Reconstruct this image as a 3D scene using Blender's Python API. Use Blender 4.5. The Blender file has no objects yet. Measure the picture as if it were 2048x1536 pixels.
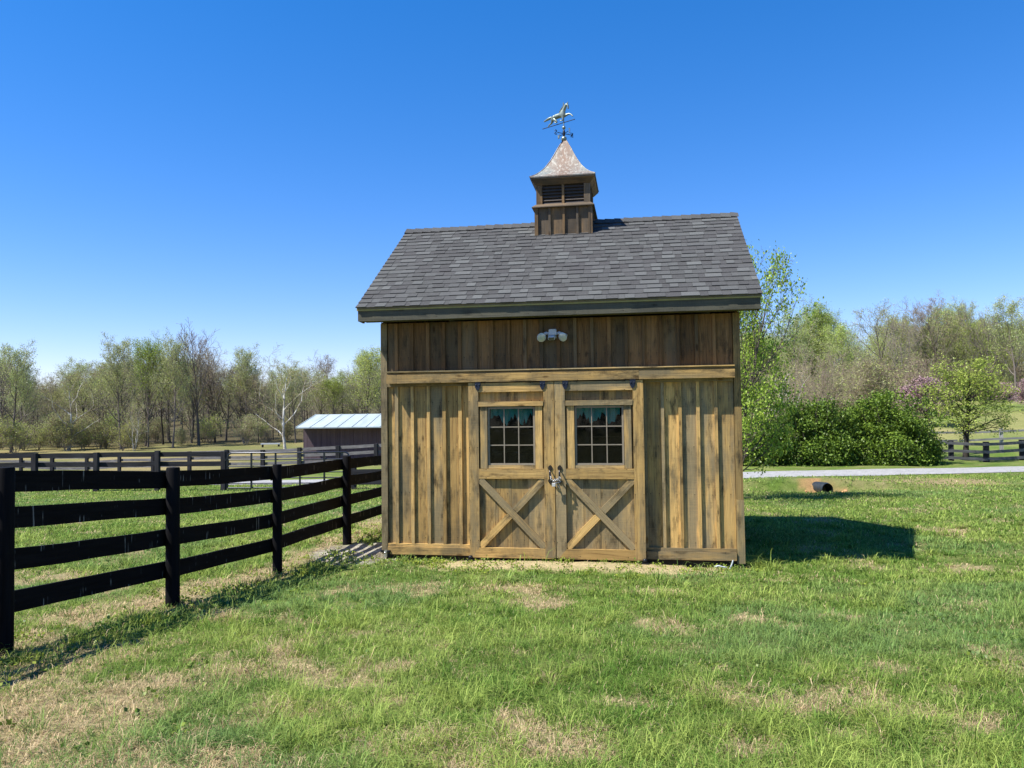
import bpy, bmesh, math, random
import numpy as np
from mathutils import Vector, Matrix
random.seed(7); RNG = np.random.default_rng(11)
SC = bpy.context.scene
COL = SC.collection
rad = math.radians

# ------------------------------------------------------------------ camera, sky, sun, exposure
CAM = (3.311, -9.687, 1.844); YAW = 9.398; PITCH = 2.0; ROLL = 0.68; F = 1546.6
cam_d = bpy.data.cameras.new('camera'); cam = bpy.data.objects.new('camera', cam_d); COL.objects.link(cam)
cam_d.sensor_fit = 'HORIZONTAL'; cam_d.sensor_width = 36; cam_d.lens = F/2048*36
cam_d.clip_start = 0.05; cam_d.clip_end = 3000
cam.matrix_world = (Matrix.Translation(CAM) @ Matrix.Rotation(rad(YAW), 4, 'Z') @
                    Matrix.Rotation(rad(90+PITCH), 4, 'X') @ Matrix.Rotation(rad(-ROLL), 4, 'Z'))
SC.camera = cam
L = Vector((0.59, 0.325, -1.0)).normalized()          # direction the sunlight travels
sun_d = bpy.data.lights.new('sun', 'SUN'); sun = bpy.data.objects.new('sun', sun_d); COL.objects.link(sun)
sun_d.energy = 5.0; sun_d.angle = rad(0.53); sun_d.color = (1.0, 0.955, 0.88)
sun.rotation_euler = L.to_track_quat('-Z', 'Y').to_euler()
W = bpy.data.worlds.new('World'); SC.world = W; W.use_nodes = True
nt = W.node_tree; nt.nodes.clear()
sky = nt.nodes.new('ShaderNodeTexSky'); sky.sky_type = 'NISHITA'; sky.sun_disc = False
sky.sun_elevation = math.asin(-L.z); sky.sun_rotation = math.atan2(-L.x, -L.y)
sky.altitude = 200; sky.air_density = 1.0; sky.dust_density = 0.0; sky.ozone_density = 4.0
hs = nt.nodes.new('ShaderNodeHueSaturation'); hs.inputs['Saturation'].default_value = 1.36; hs.inputs['Value'].default_value = 1.0
bg = nt.nodes.new('ShaderNodeBackground'); bg.inputs['Strength'].default_value = 0.103
wo = nt.nodes.new('ShaderNodeOutputWorld')
tint = nt.nodes.new('ShaderNodeMix'); tint.data_type = 'RGBA'; tint.blend_type = 'MULTIPLY'; tint.inputs[0].default_value = 1; tint.inputs[7].default_value = (1.04, .93, 1.22, 1)
nt.links.new(sky.outputs[0], hs.inputs['Color']); nt.links.new(hs.outputs[0], tint.inputs[6]); gm = nt.nodes.new('ShaderNodeGamma'); gm.inputs[1].default_value = .88; nt.links.new(tint.outputs[2], gm.inputs[0]); nt.links.new(gm.outputs[0], bg.inputs[0]); nt.links.new(bg.outputs[0], wo.inputs[0])
SC.view_settings.view_transform = 'Standard'; SC.view_settings.look = 'None'
SC.view_settings.gamma = 1.0; SC.view_settings.exposure = 1.0

# ------------------------------------------------------------------ frames and terrain
CA, SA = math.cos(rad(YAW)), math.sin(rad(YAW))
def to_world(X, Y):  # view-aligned ground frame (X right, Y away) -> world
    return CAM[0]+X*CA-Y*SA, CAM[1]+X*SA+Y*CA
def to_view(x, y):
    dx, dy = x-CAM[0], y-CAM[1]
    return dx*CA+dy*SA, -dx*SA+dy*CA
def sm(t): return t*t*(3-2*t)
def vnoise(x, y, scale, seed=0):
    x = np.asarray(x, float)*scale+seed*17.13; y = np.asarray(y, float)*scale+seed*5.71
    xi = np.floor(x).astype(np.int64); yi = np.floor(y).astype(np.int64); fx = sm(x-xi); fy = sm(y-yi)
    def h(a, b):
        n = (a*374761393+b*668265263+seed*1442695041) & 0xffffffff
        n = ((n ^ (n >> 13))*1274126177) & 0xffffffff
        return ((n ^ (n >> 16)) & 0xffff)/65535.0
    return (h(xi, yi)*(1-fx)+h(xi+1, yi)*fx)*(1-fy)+(h(xi, yi+1)*(1-fx)+h(xi+1, yi+1)*fx)*fy
def fbm(x, y, scale, seed=0, o=4):
    s = 0; a = 1; t = 0
    for i in range(o):
        s = s+a*vnoise(x, y, scale*2**i, seed+i); t += a; a *= .5
    return s/t
TY = np.array([-60, 0, 3, 5, 7, 9, 12, 16, 22, 26.5, 31, 36, 45, 52, 70, 90, 140, 300, 900])
TT = np.array([-1.4, -.65, -.3, 0, .3, .65, 1.4])
_l = [.4, .4, .38, .27, .12, .06, 0, -.15, -.45, -.55, -.7, -1.0, -1.7, -2.1, -1.9, -1.5, -.5, 9, 34]
TZ = np.array([_l, _l,
  [.4, .4, .38, .26, .10, .0, -.05, -.2, -.45, -.55, -.7, -.95, -1.4, -1.6, -1.6, -1.3, -.3, 9, 34],
  [.4, .4, .38, .26, .09, -.045, -.08, -.2, -.42, -.53, -.6, -.8, -1.0, -1.1, -1., -.5, 1, 10, 34],
  [.4, .4, .38, .26, .09, -.055, -.08, -.2, -.4, -.53, -.56, -.6, -.3, .0, .6, 1.5, 3, 12, 36],
  [.4, .4, .38, .26, .10, -.07, -.12, -.2, -.4, -.53, -.6, -.7, -.1, .4, 1.75, 2.6, 6, 14, 20],
  [.4, .4, .38, .26, .10, -.07, -.12, -.2, -.4, -.53, -.6, -.7, -.1, .4, 1.75, 2.6, 6, 14, 20]])
def gz_view(X, Y):
    X = np.asarray(X, float); Y = np.asarray(Y, float)
    t = np.clip(X/np.maximum(Y, 6), -1.39, 1.39)
    i = np.clip(np.searchsorted(TT, t, side='right')-1, 0, len(TT)-2)
    j = np.clip(np.searchsorted(TY, Y, side='right')-1, 0, len(TY)-2)
    a = sm(np.clip((t-TT[i])/(TT[i+1]-TT[i]), 0, 1)); b = np.clip((Y-TY[j])/(TY[j+1]-TY[j]), 0, 1)
    z = (TZ[i, j]*(1-b)+TZ[i, j+1]*b)*(1-a)+(TZ[i+1, j]*(1-b)+TZ[i+1, j+1]*b)*a
    r = np.maximum(np.abs(Y), 1)
    z = z+(fbm(X, Y, .45, 3, 2)-.5)*np.clip((r-10)*.01, 0.0, .25)*np.clip(np.abs(Y-28.5)/9, .08, 1)
    # ditch bowl at the pipe mouth
    cx, cy = 8.35, 21.0
    z = z-.14*np.exp(-(((X-cx)/.9)**2+((Y-20.6)/.55)**2))+.30*np.exp(-(((X-cx+.2)/2.6)**2))*np.clip((Y-20.95)/.35, 0, 1)*np.clip((25.5-Y)/3.5, 0, 1)
    wx, wy = to_world(X, Y)      # chaff banked up against the doors
    z = z+.075*np.exp(-((wx-2.35)/1.35)**4)*np.exp(-((wy+.42)/.36)**2)
    return z
def gz(x, y):
    X, Y = to_view(np.asarray(x, float), np.asarray(y, float)); return gz_view(X, Y)
def at(u, Y):
    X = (u-1024)/F*Y; x, y = to_world(X, Y); return float(x), float(y), float(gz_view(X, Y))
def top_z(u, v, Y): return CAM[2]+(822-0.0119*(u-1024)-v)/F*Y

# ------------------------------------------------------------------ object helpers
def tag(o, label=None, cat=None, group=None, kind=None):
    if label: o['label'] = label
    if cat: o['category'] = cat
    if group: o['group'] = group
    if kind: o['kind'] = kind
    return o
def empty(name, loc=(0, 0, 0), rz=0, label=None, cat=None, group=None, parent=None):
    o = bpy.data.objects.new(name, None); COL.objects.link(o); o.location = loc; o.rotation_euler = (0, 0, rz)
    o.empty_display_size = .2
    if parent: o.parent = parent
    return tag(o, label, cat, group)
class MB:
    def __init__(s): s.v = []; s.f = []; s.bc = []; s.rn = []; s.m = []; s.n = 0; s.sm = []
    def add(s, vs, fs, bc=None, rnd=None, mat=0, smooth=False):
        n = len(s.v); s.v += [tuple(p) for p in vs]
        s.bc += [tuple(p) for p in (bc if bc is not None else vs)]
        r = random.random() if rnd is None else rnd
        s.rn += [r]*len(vs)
        s.f += [tuple(i+n for i in f) for f in fs]; s.m += [mat]*len(fs); s.sm += [smooth]*len(fs)
    def box(s, x0, x1, y0, y1, z0, z1, grain='z', rnd=None, mat=0, jit=0.0, M=None):
        vs = [(x, y, z) for z in (z0, z1) for y in (y0, y1) for x in (x0, x1)]
        if jit: vs = [(a+random.uniform(-jit, jit), b+random.uniform(-jit, jit), c+random.uniform(-jit, jit)) for a, b, c in vs]
        cx, cy, cz = (x0+x1)/2, (y0+y1)/2, (z0+z1)/2
        bc = []
        for a, b, c in vs:
            if grain == 'z': bc.append((a-cx, c, b-cy))
            elif grain == 'x': bc.append((c-cz, a, b-cy))
            else: bc.append((a-cx, b, c-cz))
        if M is not None: vs = [tuple(M @ Vector(p)) for p in vs]
        s.add(vs, [(0, 2, 3, 1), (4, 5, 7, 6), (0, 1, 5, 4), (2, 6, 7, 3), (0, 4, 6, 2), (1, 3, 7, 5)], bc, rnd, mat)
    def prism(s, poly, d, bcf=None, rnd=None, mat=0):
        # poly: list of 3D points (planar), d: extrusion vector
        n = len(poly); a = [Vector(p) for p in poly]; b = [p+Vector(d) for p in a]
        fs = [tuple(range(n))[::-1], tuple(range(n, 2*n))]+[(i, (i+1) % n, n+(i+1) % n, n+i) for i in range(n)]
        vs = a+b
        bc = [bcf(p) for p in vs] if bcf else None
        s.add(vs, fs, bc, rnd, mat)
    def tube(s, pts, rs, n=8, rnd=None, mat=0, cap=True, smooth=True, closed=False):
        pts = [Vector(p) for p in pts]
        if not hasattr(rs, '__len__'): rs = [rs]*len(pts)
        up = None; vs = []; bc = []; L0 = 0
        m = len(pts)
        for i, p in enumerate(pts):
            if closed: d = pts[(i+1) % m]-pts[i-1]
            else: d = (pts[min(i+1, m-1)]-pts[max(i-1, 0)])
            d = d.normalized() if d.length > 1e-9 else Vector((0, 0, 1))
            if up is None: up = d.orthogonal().normalized()
            else:
                up = up-d*up.dot(d); up = up.normalized() if up.length > 1e-6 else d.orthogonal().normalized()
            sd = d.cross(up)
            if i: L0 += (p-pts[i-1]).length
            for k in range(n):
                a = 2*math.pi*k/n; o = (up*math.cos(a)+sd*math.sin(a))*rs[i]
                vs.append(p+o); bc.append((math.cos(a)*rs[i], L0, math.sin(a)*rs[i]))
        fs = []
        for i in range(m if closed else m-1):
            j = (i+1) % m
            for k in range(n): fs.append((i*n+k, i*n+(k+1) % n, j*n+(k+1) % n, j*n+k))
        s.add(vs, fs, bc, rnd, mat, smooth)
        if cap and not closed:
            s.add(vs[:n], [tuple(range(n))[::-1]], bc[:n], rnd if rnd is not None else .5, mat)
            s.add(vs[-n:], [tuple(range(n))], bc[-n:], rnd if rnd is not None else .5, mat)
    def lathe(s, prof, c, n=20, axis='z', mat=0, rnd=None, M=None):
        vs = []
        for r, h in prof:
            for k in range(n):
                a = 2*math.pi*k/n; x, y = r*math.cos(a), r*math.sin(a)
                v = Vector((x, y, h)) if axis == 'z' else (Vector((x, h, y)) if axis == 'y' else Vector((h, x, y)))
                if M is not None: v = M @ v
                vs.append(v+Vector(c))
        fs = [(i*n+k, i*n+(k+1) % n, (i+1)*n+(k+1) % n, (i+1)*n+k) for i in range(len(prof)-1) for k in range(n)]
        s.add(vs, fs, None, rnd, mat, True)
    def build(s, name, mats, parent=None, bevel=0):
        me = bpy.data.meshes.new(name); me.from_pydata(s.v, [], s.f)
        mats = mats if isinstance(mats, (list, tuple)) else [mats]
        for m in mats: me.materials.append(m)
        me.polygons.foreach_set('material_index', s.m); me.polygons.foreach_set('use_smooth', s.sm)
        a = me.attributes.new('bc', 'FLOAT_VECTOR', 'POINT'); a.data.foreach_set('vector', np.array(s.bc, dtype=np.float32).ravel())
        a = me.attributes.new('rnd', 'FLOAT', 'POINT'); a.data.foreach_set('value', np.array(s.rn, dtype=np.float32))
        me.update()
        o = bpy.data.objects.new(name, me); COL.objects.link(o)
        if parent: o.parent = parent
        if bevel:
            b = o.modifiers.new('bevel', 'BEVEL'); b.width = bevel; b.segments = 1; b.limit_method = 'ANGLE'
        return o
def np_mesh(name, V, faces_flat, sizes, mats, attrs=None, smooth=False, matidx=None):
    me = bpy.data.meshes.new(name)
    me.vertices.add(len(V)); me.vertices.foreach_set('co', np.asarray(V, dtype=np.float32).ravel())
    me.loops.add(len(faces_flat)); me.loops.foreach_set('vertex_index', np.asarray(faces_flat, dtype=np.int32))
    sizes = np.asarray(sizes, dtype=np.int32); st = np.concatenate([[0], np.cumsum(sizes)[:-1]]).astype(np.int32)
    me.polygons.add(len(sizes)); me.polygons.foreach_set('loop_start', st)
    for m in (mats if isinstance(mats, (list, tuple)) else [mats]): me.materials.append(m)
    if matidx is not None: me.polygons.foreach_set('material_index', np.asarray(matidx, dtype=np.int32))
    if smooth is not False:
        me.polygons.foreach_set('use_smooth', np.ones(len(sizes), dtype=bool) if smooth is True else smooth)
    for k, (t, arr) in (attrs or {}).items():
        a = me.attributes.new(k, t, 'POINT')
        a.data.foreach_set({'FLOAT': 'value', 'FLOAT_COLOR': 'color', 'FLOAT_VECTOR': 'vector'}[t], np.asarray(arr, dtype=np.float32).ravel())
    me.update(calc_edges=True); me.validate()
    return me

# ------------------------------------------------------------------ materials
def mat(name):
    m = bpy.data.materials.new(name); m.use_nodes = True; n = m.node_tree; n.nodes.clear()
    out = n.nodes.new('ShaderNodeOutputMaterial'); return m, n, out
class NB:
    def __init__(s, n): s.n = n
    def node(s, t, **kw):
        x = s.n.nodes.new(t)
        for k, v in kw.items():
            if k[0] == '_': setattr(x, k[1:], v)
            else:
                key = int(k[1:]) if k[0] == 'i' and k[1:].isdigit() else k.replace('__', ' ')
                if hasattr(v, 'is_linked') or isinstance(v, bpy.types.NodeSocket): s.n.links.new(v, x.inputs[key])
                else: x.inputs[key].default_value = v
        return x
    def attr(s, name): return s.node('ShaderNodeAttribute', _attribute_name=name)
    def math(s, op, a, b=0.5, c=None, clamp=False):
        x = s.node('ShaderNodeMath', _operation=op, _use_clamp=clamp, i0=a, i1=b)
        if c is not None:
            if isinstance(c, bpy.types.NodeSocket): s.n.links.new(c, x.inputs[2])
            else: x.inputs[2].default_value = c
        return x.outputs[0]
    def vmul(s, v, k): return s.node('ShaderNodeVectorMath', _operation='MULTIPLY', i0=v, i1=k).outputs[0]
    def vadd(s, v, k): return s.node('ShaderNodeVectorMath', _operation='ADD', i0=v, i1=k).outputs[0]
    def noise(s, vec, scale, detail=4, rough=.55, dist=0): return s.node('ShaderNodeTexNoise', Vector=vec, Scale=scale, Detail=detail, Roughness=rough, Distortion=dist).outputs['Fac']
    def ramp(s, fac, stops):
        x = s.node('ShaderNodeValToRGB', Fac=fac); e = x.color_ramp.elements
        while len(e) < len(stops): e.new(.5)
        for i, (p, c) in enumerate(stops): e[i].position = p; e[i].color = (*c, 1) if len(c) == 3 else c
        return x.outputs[0]
    def mr(s, v, a, b, c=0, d=1): return s.node('ShaderNodeMapRange', i0=v, i1=a, i2=b, i3=c, i4=d).outputs[0]
    def mix(s, fac, a, b, mode='MIX'):
        x = s.node('ShaderNodeMix', _data_type='RGBA', _blend_type=mode)
        for i, v in ((0, fac), (6, a), (7, b)):
            if isinstance(v, bpy.types.NodeSocket): s.n.links.new(v, x.inputs[i])
            else: x.inputs[i].default_value = v if i == 0 else ((*v, 1) if len(v) == 3 else v)
        return x.outputs[2]
    def bump(s, h, st=.3, dist=.01): return s.node('ShaderNodeBump', Strength=st, Distance=dist, Height=h).outputs[0]
    def bsdf(s, col, rough=.8, out=None, nrm=None, metal=0, spec=.3, **kw):
        x = s.node('ShaderNodeBsdfPrincipled'); 
        for k, v in (('Base Color', col), ('Roughness', rough), ('Metallic', metal), ('Specular IOR Level', spec)):
            if isinstance(v, bpy.types.NodeSocket): s.n.links.new(v, x.inputs[k])
            else: x.inputs[k].default_value = (*v, 1) if k == 'Base Color' and len(v) == 3 else v
        if nrm is not None: s.n.links.new(nrm, x.inputs['Normal'])
        if out is not None: s.n.links.new(x.outputs[0], out.inputs[0])
        return x.outputs[0]

def wood_mat(name, honey, deep, grey, dark, stain_lo=.42, stain_hi=.62, dk=.5):
    m, n, out = mat(name); b = NB(n)
    bc = b.attr('bc').outputs['Vector']; r = b.attr('rnd').outputs['Fac']
    off = b.node('ShaderNodeCombineXYZ', X=b.math('MULTIPLY', r, 37.0), Y=b.math('MULTIPLY', r, 91.0), Z=b.math('MULTIPLY', r, 53.0)).outputs[0]
    p = b.vadd(bc, off)
    warp = b.noise(b.vmul(p, (3, 1.2, 3)), 1.0, 2)
    wv = b.node('ShaderNodeCombineXYZ', X=b.math('MULTIPLY', warp, .09), Y=0.0, Z=0.0).outputs[0]
    pw = b.vadd(p, wv)
    g1 = b.noise(b.vmul(pw, (85, 1.3, 85)), 1.0, 5, .6)
    g2 = b.noise(b.vmul(pw, (190, 5, 190)), 1.0, 3, .6)
    grain = b.math('ADD', b.math('MULTIPLY', g1, .7), b.math('MULTIPLY', g2, .3))
    col = b.ramp(grain, [(.34, tuple(.8*x for x in deep)), (.45, tuple(.65*x+.35*y for x, y in zip(honey, deep))), (.56, honey), (.70, tuple(min(1, x*1.25+.03) for x in honey))])
    # grey, weathered areas stretched along the board
    st = b.noise(b.vmul(p, (5, .9, 5)), 1.0, 5, .6)
    stf = b.mr(b.math('ADD', st, b.math('MULTIPLY', b.math('SUBTRACT', b.math('FRACT', b.math('MULTIPLY', r, 7.3)), .5), .34)), stain_lo, stain_hi, 0, .85)
    greyc = b.mix(grain, tuple(.55*x for x in grey), tuple(1.35*x for x in grey))
    col = b.mix(stf, col, greyc)
    # dark mildew blotches
    bl = b.noise(b.vmul(p, (9, 2.6, 9)), 1.0, 6, .65)
    blf = b.mr(bl, .53, .70, 0, dk)
    col = b.mix(blf, col, dark)
    # broad mildew and water stains that run across neighbouring boards
    oc = b.node('ShaderNodeTexCoord').outputs['Object']
    wide = b.noise(b.vmul(oc, (1.7, 1.7, 1.1)), 1.0, 6, .68)
    strk = b.noise(b.vmul(p, (42, 1.3, 42)), 1.0, 4, .6)
    wf = b.math('MULTIPLY', b.mr(wide, .47, .64), b.mr(strk, .34, .60, .3, 1.0))
    col = b.mix(b.math('MULTIPLY', wf, .8), col, tuple(.5*x+.5*y for x, y in zip(dark, grey)))
    # knots
    vo = b.node('ShaderNodeTexVoronoi', Vector=b.vmul(pw, (5.0, 2.1, 5.0)), Scale=1.0, Randomness=1.0)
    kn = b.mr(vo.outputs['Distance'], .05, .12, 1, 0)
    col = b.mix(b.math('MULTIPLY', kn, .9), col, tuple(.45*x for x in deep))
    # saw marks
    sw = b.noise(b.vmul(p, (4, 130, 4)), 1.0, 2, .5)
    col = b.mix(b.mr(sw, .4, .7, .0, .10), col, tuple(1.25*x for x in honey))
    tone = b.mr(r, 0, 1, .68, 1.24)
    col = b.mix(1.0, col, b.node('ShaderNodeCombineColor', Red=tone, Green=tone, Blue=tone).outputs[0], 'MULTIPLY')
    # nail heads with a short rust run below each
    sx_ = b.node('ShaderNodeSeparateXYZ', Vector=bc)
    nx = b.math('LESS_THAN', b.math('ABSOLUTE', b.math('SUBTRACT', b.math('ABSOLUTE', sx_.outputs[0]), .052)), .0055)
    fy = b.math('FRACT', b.math('DIVIDE', b.math('ADD', sx_.outputs[1], b.math('MULTIPLY', r, .02)), .58))
    ny = b.math('MULTIPLY', b.math('GREATER_THAN', fy, .30), b.math('LESS_THAN', fy, .42))
    head = b.math('GREATER_THAN', fy, .403)
    nf = b.math('MULTIPLY', b.math('MULTIPLY', nx, ny), b.math('ADD', b.mr(fy, .30, .40, 0, .35), b.math('MULTIPLY', head, .45)))
    col = b.mix(nf, col, (.03, .02, .014))
    h = b.math('SUBTRACT', b.math('ADD', grain, b.math('MULTIPLY', sw, .15)), b.math('MULTIPLY', kn, .3))
    b.bsdf(col, .82, out, b.bump(h, .55, .006), spec=.2)
    return m
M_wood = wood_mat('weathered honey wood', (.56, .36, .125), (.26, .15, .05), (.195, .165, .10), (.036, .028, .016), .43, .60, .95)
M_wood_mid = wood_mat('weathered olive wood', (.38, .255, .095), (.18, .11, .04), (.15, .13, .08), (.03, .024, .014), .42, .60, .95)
M_wood_hi = wood_mat('weathered wood with painted shade', (.22, .125, .05), (.09, .052, .023), (.12, .095, .055), (.020, .015, .010), .46, .62, .92)  # upper siding: same wood, eave shade put into a darker colour
M_wood_cup = wood_mat('dark cupola wood', (.24, .15, .07), (.11, .07, .04), (.10, .085, .065), (.02, .018, .016), .40, .6, .6)
M_fascia = wood_mat('grey stained fascia', (.17, .15, .09), (.08, .07, .045), (.09, .09, .07), (.02, .022, .02), .35, .6, .6)

def simple(name, col, rough=.6, metal=0, spec=.4, var=.25, scale=20, bump=.0, coord='Object'):
    m, n, out = mat(name); b = NB(n)
    co = b.node('ShaderNodeTexCoord').outputs[coord]
    f = b.noise(co, scale, 5, .6)
    c = b.mix(f, tuple(x*(1-var) for x in col), tuple(min(1, x*(1+var)) for x in col))
    nr = b.bump(f, bump, .01) if bump else None
    b.bsdf(c, rough, out, nr, metal, spec); return m
M_skid = simple('dark creosote timber', (.022, .02, .018), .9, var=.5)
M_iron = simple('black iron', (.012, .014, .018), .45, .3)
M_ironblue = simple('blue black hanger plate', (.008, .014, .03), .5, .2)
M_steel = simple('galvanised steel', (.55, .55, .53), .35, .9)
M_zinc = simple('dull white metal', (.6, .6, .58), .4, .4)
M_whiteplastic = simple('aged white plastic', (.48, .52, .55), .45, var=.15, scale=60)
M_dark = simple('interior board with painted shade', (.008, .009, .008), .9, var=.5, scale=6)  # indoor shade put into a near-black base colour
M_teal = simple('teal cloth', (.03, .26, .25), .85, var=.3, scale=8)
M_muntin = simple('grey window bar', (.24, .205, .15), .6, var=.3, scale=30)
M_slat = simple('dark louvre slat', (.05, .04, .033), .8, var=.5, scale=12)
M_drip = simple('olive drip board', (.30, .27, .10), .7, var=.3, scale=12)
M_lens = simple('lamp lens', (.42, .47, .42), .12, .1, .8, var=.3, scale=50)

def fence_mat(name, base, drip=True):
    m, n, out = mat(name); b = NB(n)
    bc = b.attr('bc').outputs['Vector']; r = b.attr('rnd').outputs['Fac']
    off = b.node('ShaderNodeCombineXYZ', X=b.math('MULTIPLY', r, 17.0), Y=b.math('MULTIPLY', r, 31.0), Z=0.0).outputs[0]
    p = b.vadd(bc, off)
    g = b.noise(b.vmul(p, (45, 2.2, 45)), 1.0, 5, .65)
    c = b.mix(b.mr(g, .3, .75), tuple(.55*x for x in base), tuple(1.9*x for x in base))
    w = b.noise(b.vmul(p, (6, 1.1, 6)), 1.0, 4)
    c = b.mix(b.mr(w, .5, .75, 0, .55), c, tuple(2.4*x+.002 for x in base))
    if drip:
        d = b.noise(b.vmul(p, (3.2, 48, 3.2)), 1.0, 1, .4)
        d2 = b.noise(b.vmul(p, (9, 3, 9)), 1.0, 1)
        f = b.math('MULTIPLY', b.mr(d, .645, .69), b.mr(d2, .5, .6))
        c = b.mix(b.math('MULTIPLY', f, .5), c, (.30, .30, .29))
    b.bsdf(c, .85, out, b.bump(g, .4, .004), spec=.10); return m
M_fblack = fence_mat('black tarred board', (.0042, .0040, .0048))
M_fpost = fence_mat('black tarred post', (.0042, .0040, .0048), False)
M_fgrey = fence_mat('faded black board', (.022, .0215, .024), False)
M_fold = fence_mat('weathered grey board', (.105, .10, .10), False)
M_fpale = fence_mat('pale silvered board', (.24, .23, .21), False)

def shingle_mat():
    m, n, out = mat('asphalt shingle'); b = NB(n)
    r = b.attr('rnd').outputs['Fac']; co = b.node('ShaderNodeTexCoord').outputs['Object']
    c = b.ramp(r, [(0, (.050, .050, .048)), (.35, (.068, .070, .067)), (.6, (.088, .092, .088)), (.8, (.104, .109, .104)), (1, (.122, .128, .122))])
    gr = b.noise(co, 260, 3, .7); c = b.mix(b.mr(gr, .3, .7, .0, .5), c, (.042, .042, .044))
    gr2 = b.noise(co, 420, 2, .7); c = b.mix(b.mr(gr2, .58, .7, .0, .5), c, (.30, .30, .30))
    lg = b.noise(co, 1.3, 4); c = b.mix(b.mr(lg, .35, .7, 0, .35), c, (.062, .058, .062))
    b.bsdf(c, .95, out, b.bump(gr, .5, .003), spec=.15); return m
M_shingle = shingle_mat()
def copper_mat():
    m, n, out = mat('streaked patina copper'); b = NB(n)
    co = b.node('ShaderNodeTexCoord').outputs['Object']
    s = b.noise(b.vmul(co, (26, 26, 6)), 1.0, 6, .7); l = b.noise(b.vmul(co, (5, 5, 2.5)), 1.0, 4, .6)
    c = b.ramp(l, [(.36, (.20, .22, .20)), (.48, (.24, .22, .185)), (.56, (.21, .165, .13)), (.68, (.20, .20, .18))])
    dx = b.math('ABSOLUTE', b.math('SUBTRACT', b.node('ShaderNodeSeparateXYZ', Vector=co).outputs[0], 2.26))
    c = b.mix(b.mr(b.math('ADD', dx, b.math('MULTIPLY', b.math('SUBTRACT', l, .5), .35)), .04, .17, .75, 0), c, (.20, .125, .085))
    c = b.mix(b.mr(s, .50, .64, 0, .75), c, (.44, .43, .37))
    dk = b.noise(b.vmul(co, (18, 18, 8)), 1.0, 5, .7); c = b.mix(b.mr(dk, .55, .7, 0, .8), c, (.085, .085, .075))
    b.bsdf(c, .5, out, b.bump(s, .2, .004), .25, .4); return m
M_copper = copper_mat()
M_verdi = simple('verdigris copper', (.20, .235, .20), .42, .55, .5, var=.6, scale=26)
M_vdark = simple('blackened metal', (.02, .024, .035), .45, .5)

def glass_mat():
    m, n, out = mat('old window glass'); b = NB(n)
    co = b.node('ShaderNodeTexCoord').outputs['Object']
    w = b.bump(b.noise(co, 5, 2), .06, .02)
    tr = b.node('ShaderNodeBsdfTransparent', Color=(.8, .85, .84, 1)).outputs[0]
    gl = b.node('ShaderNodeBsdfGlossy', Color=(.42, .5, .52, 1), Roughness=.03, Normal=w).outputs[0]
    df = b.node('ShaderNodeBsdfDiffuse', Color=(.10, .12, .12, 1)).outputs[0]
    dirt = b.mr(b.noise(co, 9, 5, .7), .5, .8, .0, .05)
    mx = b.node('ShaderNodeMixShader', i0=dirt, i1=tr, i2=df).outputs[0]
    fr = b.math('MULTIPLY', b.node('ShaderNodeFresnel', IOR=1.45).outputs[0], b.math('SUBTRACT', 1.0, b.node('ShaderNodeNewGeometry').outputs['Backfacing']))
    mx2 = b.node('ShaderNodeMixShader', i0=fr, i1=mx, i2=gl).outputs[0]
    n.links.new(mx2, out.inputs[0]); return m
M_glass = glass_mat()

def leaf_mat(name, c1, c2, tr=.35, hue=.02, val=.18):
    m, n, out = mat(name); b = NB(n)
    r = b.attr('rnd').outputs['Fac']; oi = b.node('ShaderNodeObjectInfo').outputs['Random']
    c = b.mix(r, c1, c2)
    hsv = b.node('ShaderNodeHueSaturation', Color=c, Hue=b.mr(oi, 0, 1, .5-hue, .5+hue), Value=b.mr(oi, 0, 1, 1-val, 1+val)).outputs[0]
    d = b.node('ShaderNodeBsdfDiffuse', Color=hsv).outputs[0]
    t = b.node('ShaderNodeBsdfTranslucent', Color=hsv).outputs[0]
    g = b.node('ShaderNodeBsdfGlossy', Color=(.5, .5, .5, 1), Roughness=.45).outputs[0]
    mx = b.node('ShaderNodeMixShader', i0=tr, i1=d, i2=t).outputs[0]
    mx = b.node('ShaderNodeMixShader', i0=.035, i1=mx, i2=g).outputs[0]
    n.links.new(mx, out.inputs[0]); return m
def bark_mat(name, c, var=.4, white=None):
    m, n, out = mat(name); b = NB(n)
    co = b.node('ShaderNodeTexCoord').outputs['Object']; oi = b.node('ShaderNodeObjectInfo').outputs['Random']
    f = b.noise(b.vmul(co, (6, 6, 2)), 1.0, 5, .65)
    col = b.mix(f, tuple(x*(1-var) for x in c), tuple(x*(1+var) for x in c))
    if white:
        f2 = b.noise(co, .8, 5, .6); col = b.mix(b.mr(f2, .42, .56), col, white)
    col = b.node('ShaderNodeHueSaturation', Color=col, Value=b.mr(oi, 0, 1, .78, 1.25)).outputs[0]
    b.bsdf(col, .9, out, spec=.15); return m
B_grey = bark_mat('grey bark', (.13, .11, .095)); B_brown = bark_mat('brown bark', (.095, .078, .062))
B_white = bark_mat('white sycamore bark', (.30, .27, .22), .35, (.66, .64, .58)); B_tan = bark_mat('tan twigs', (.27, .215, .155))
B_dark = bark_mat('dark bark', (.05, .042, .036)); B_twig = bark_mat('mauve grey twigs', (.23, .195, .165))
B_far = bark_mat('far wood bark', (.15, .125, .10))

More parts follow.
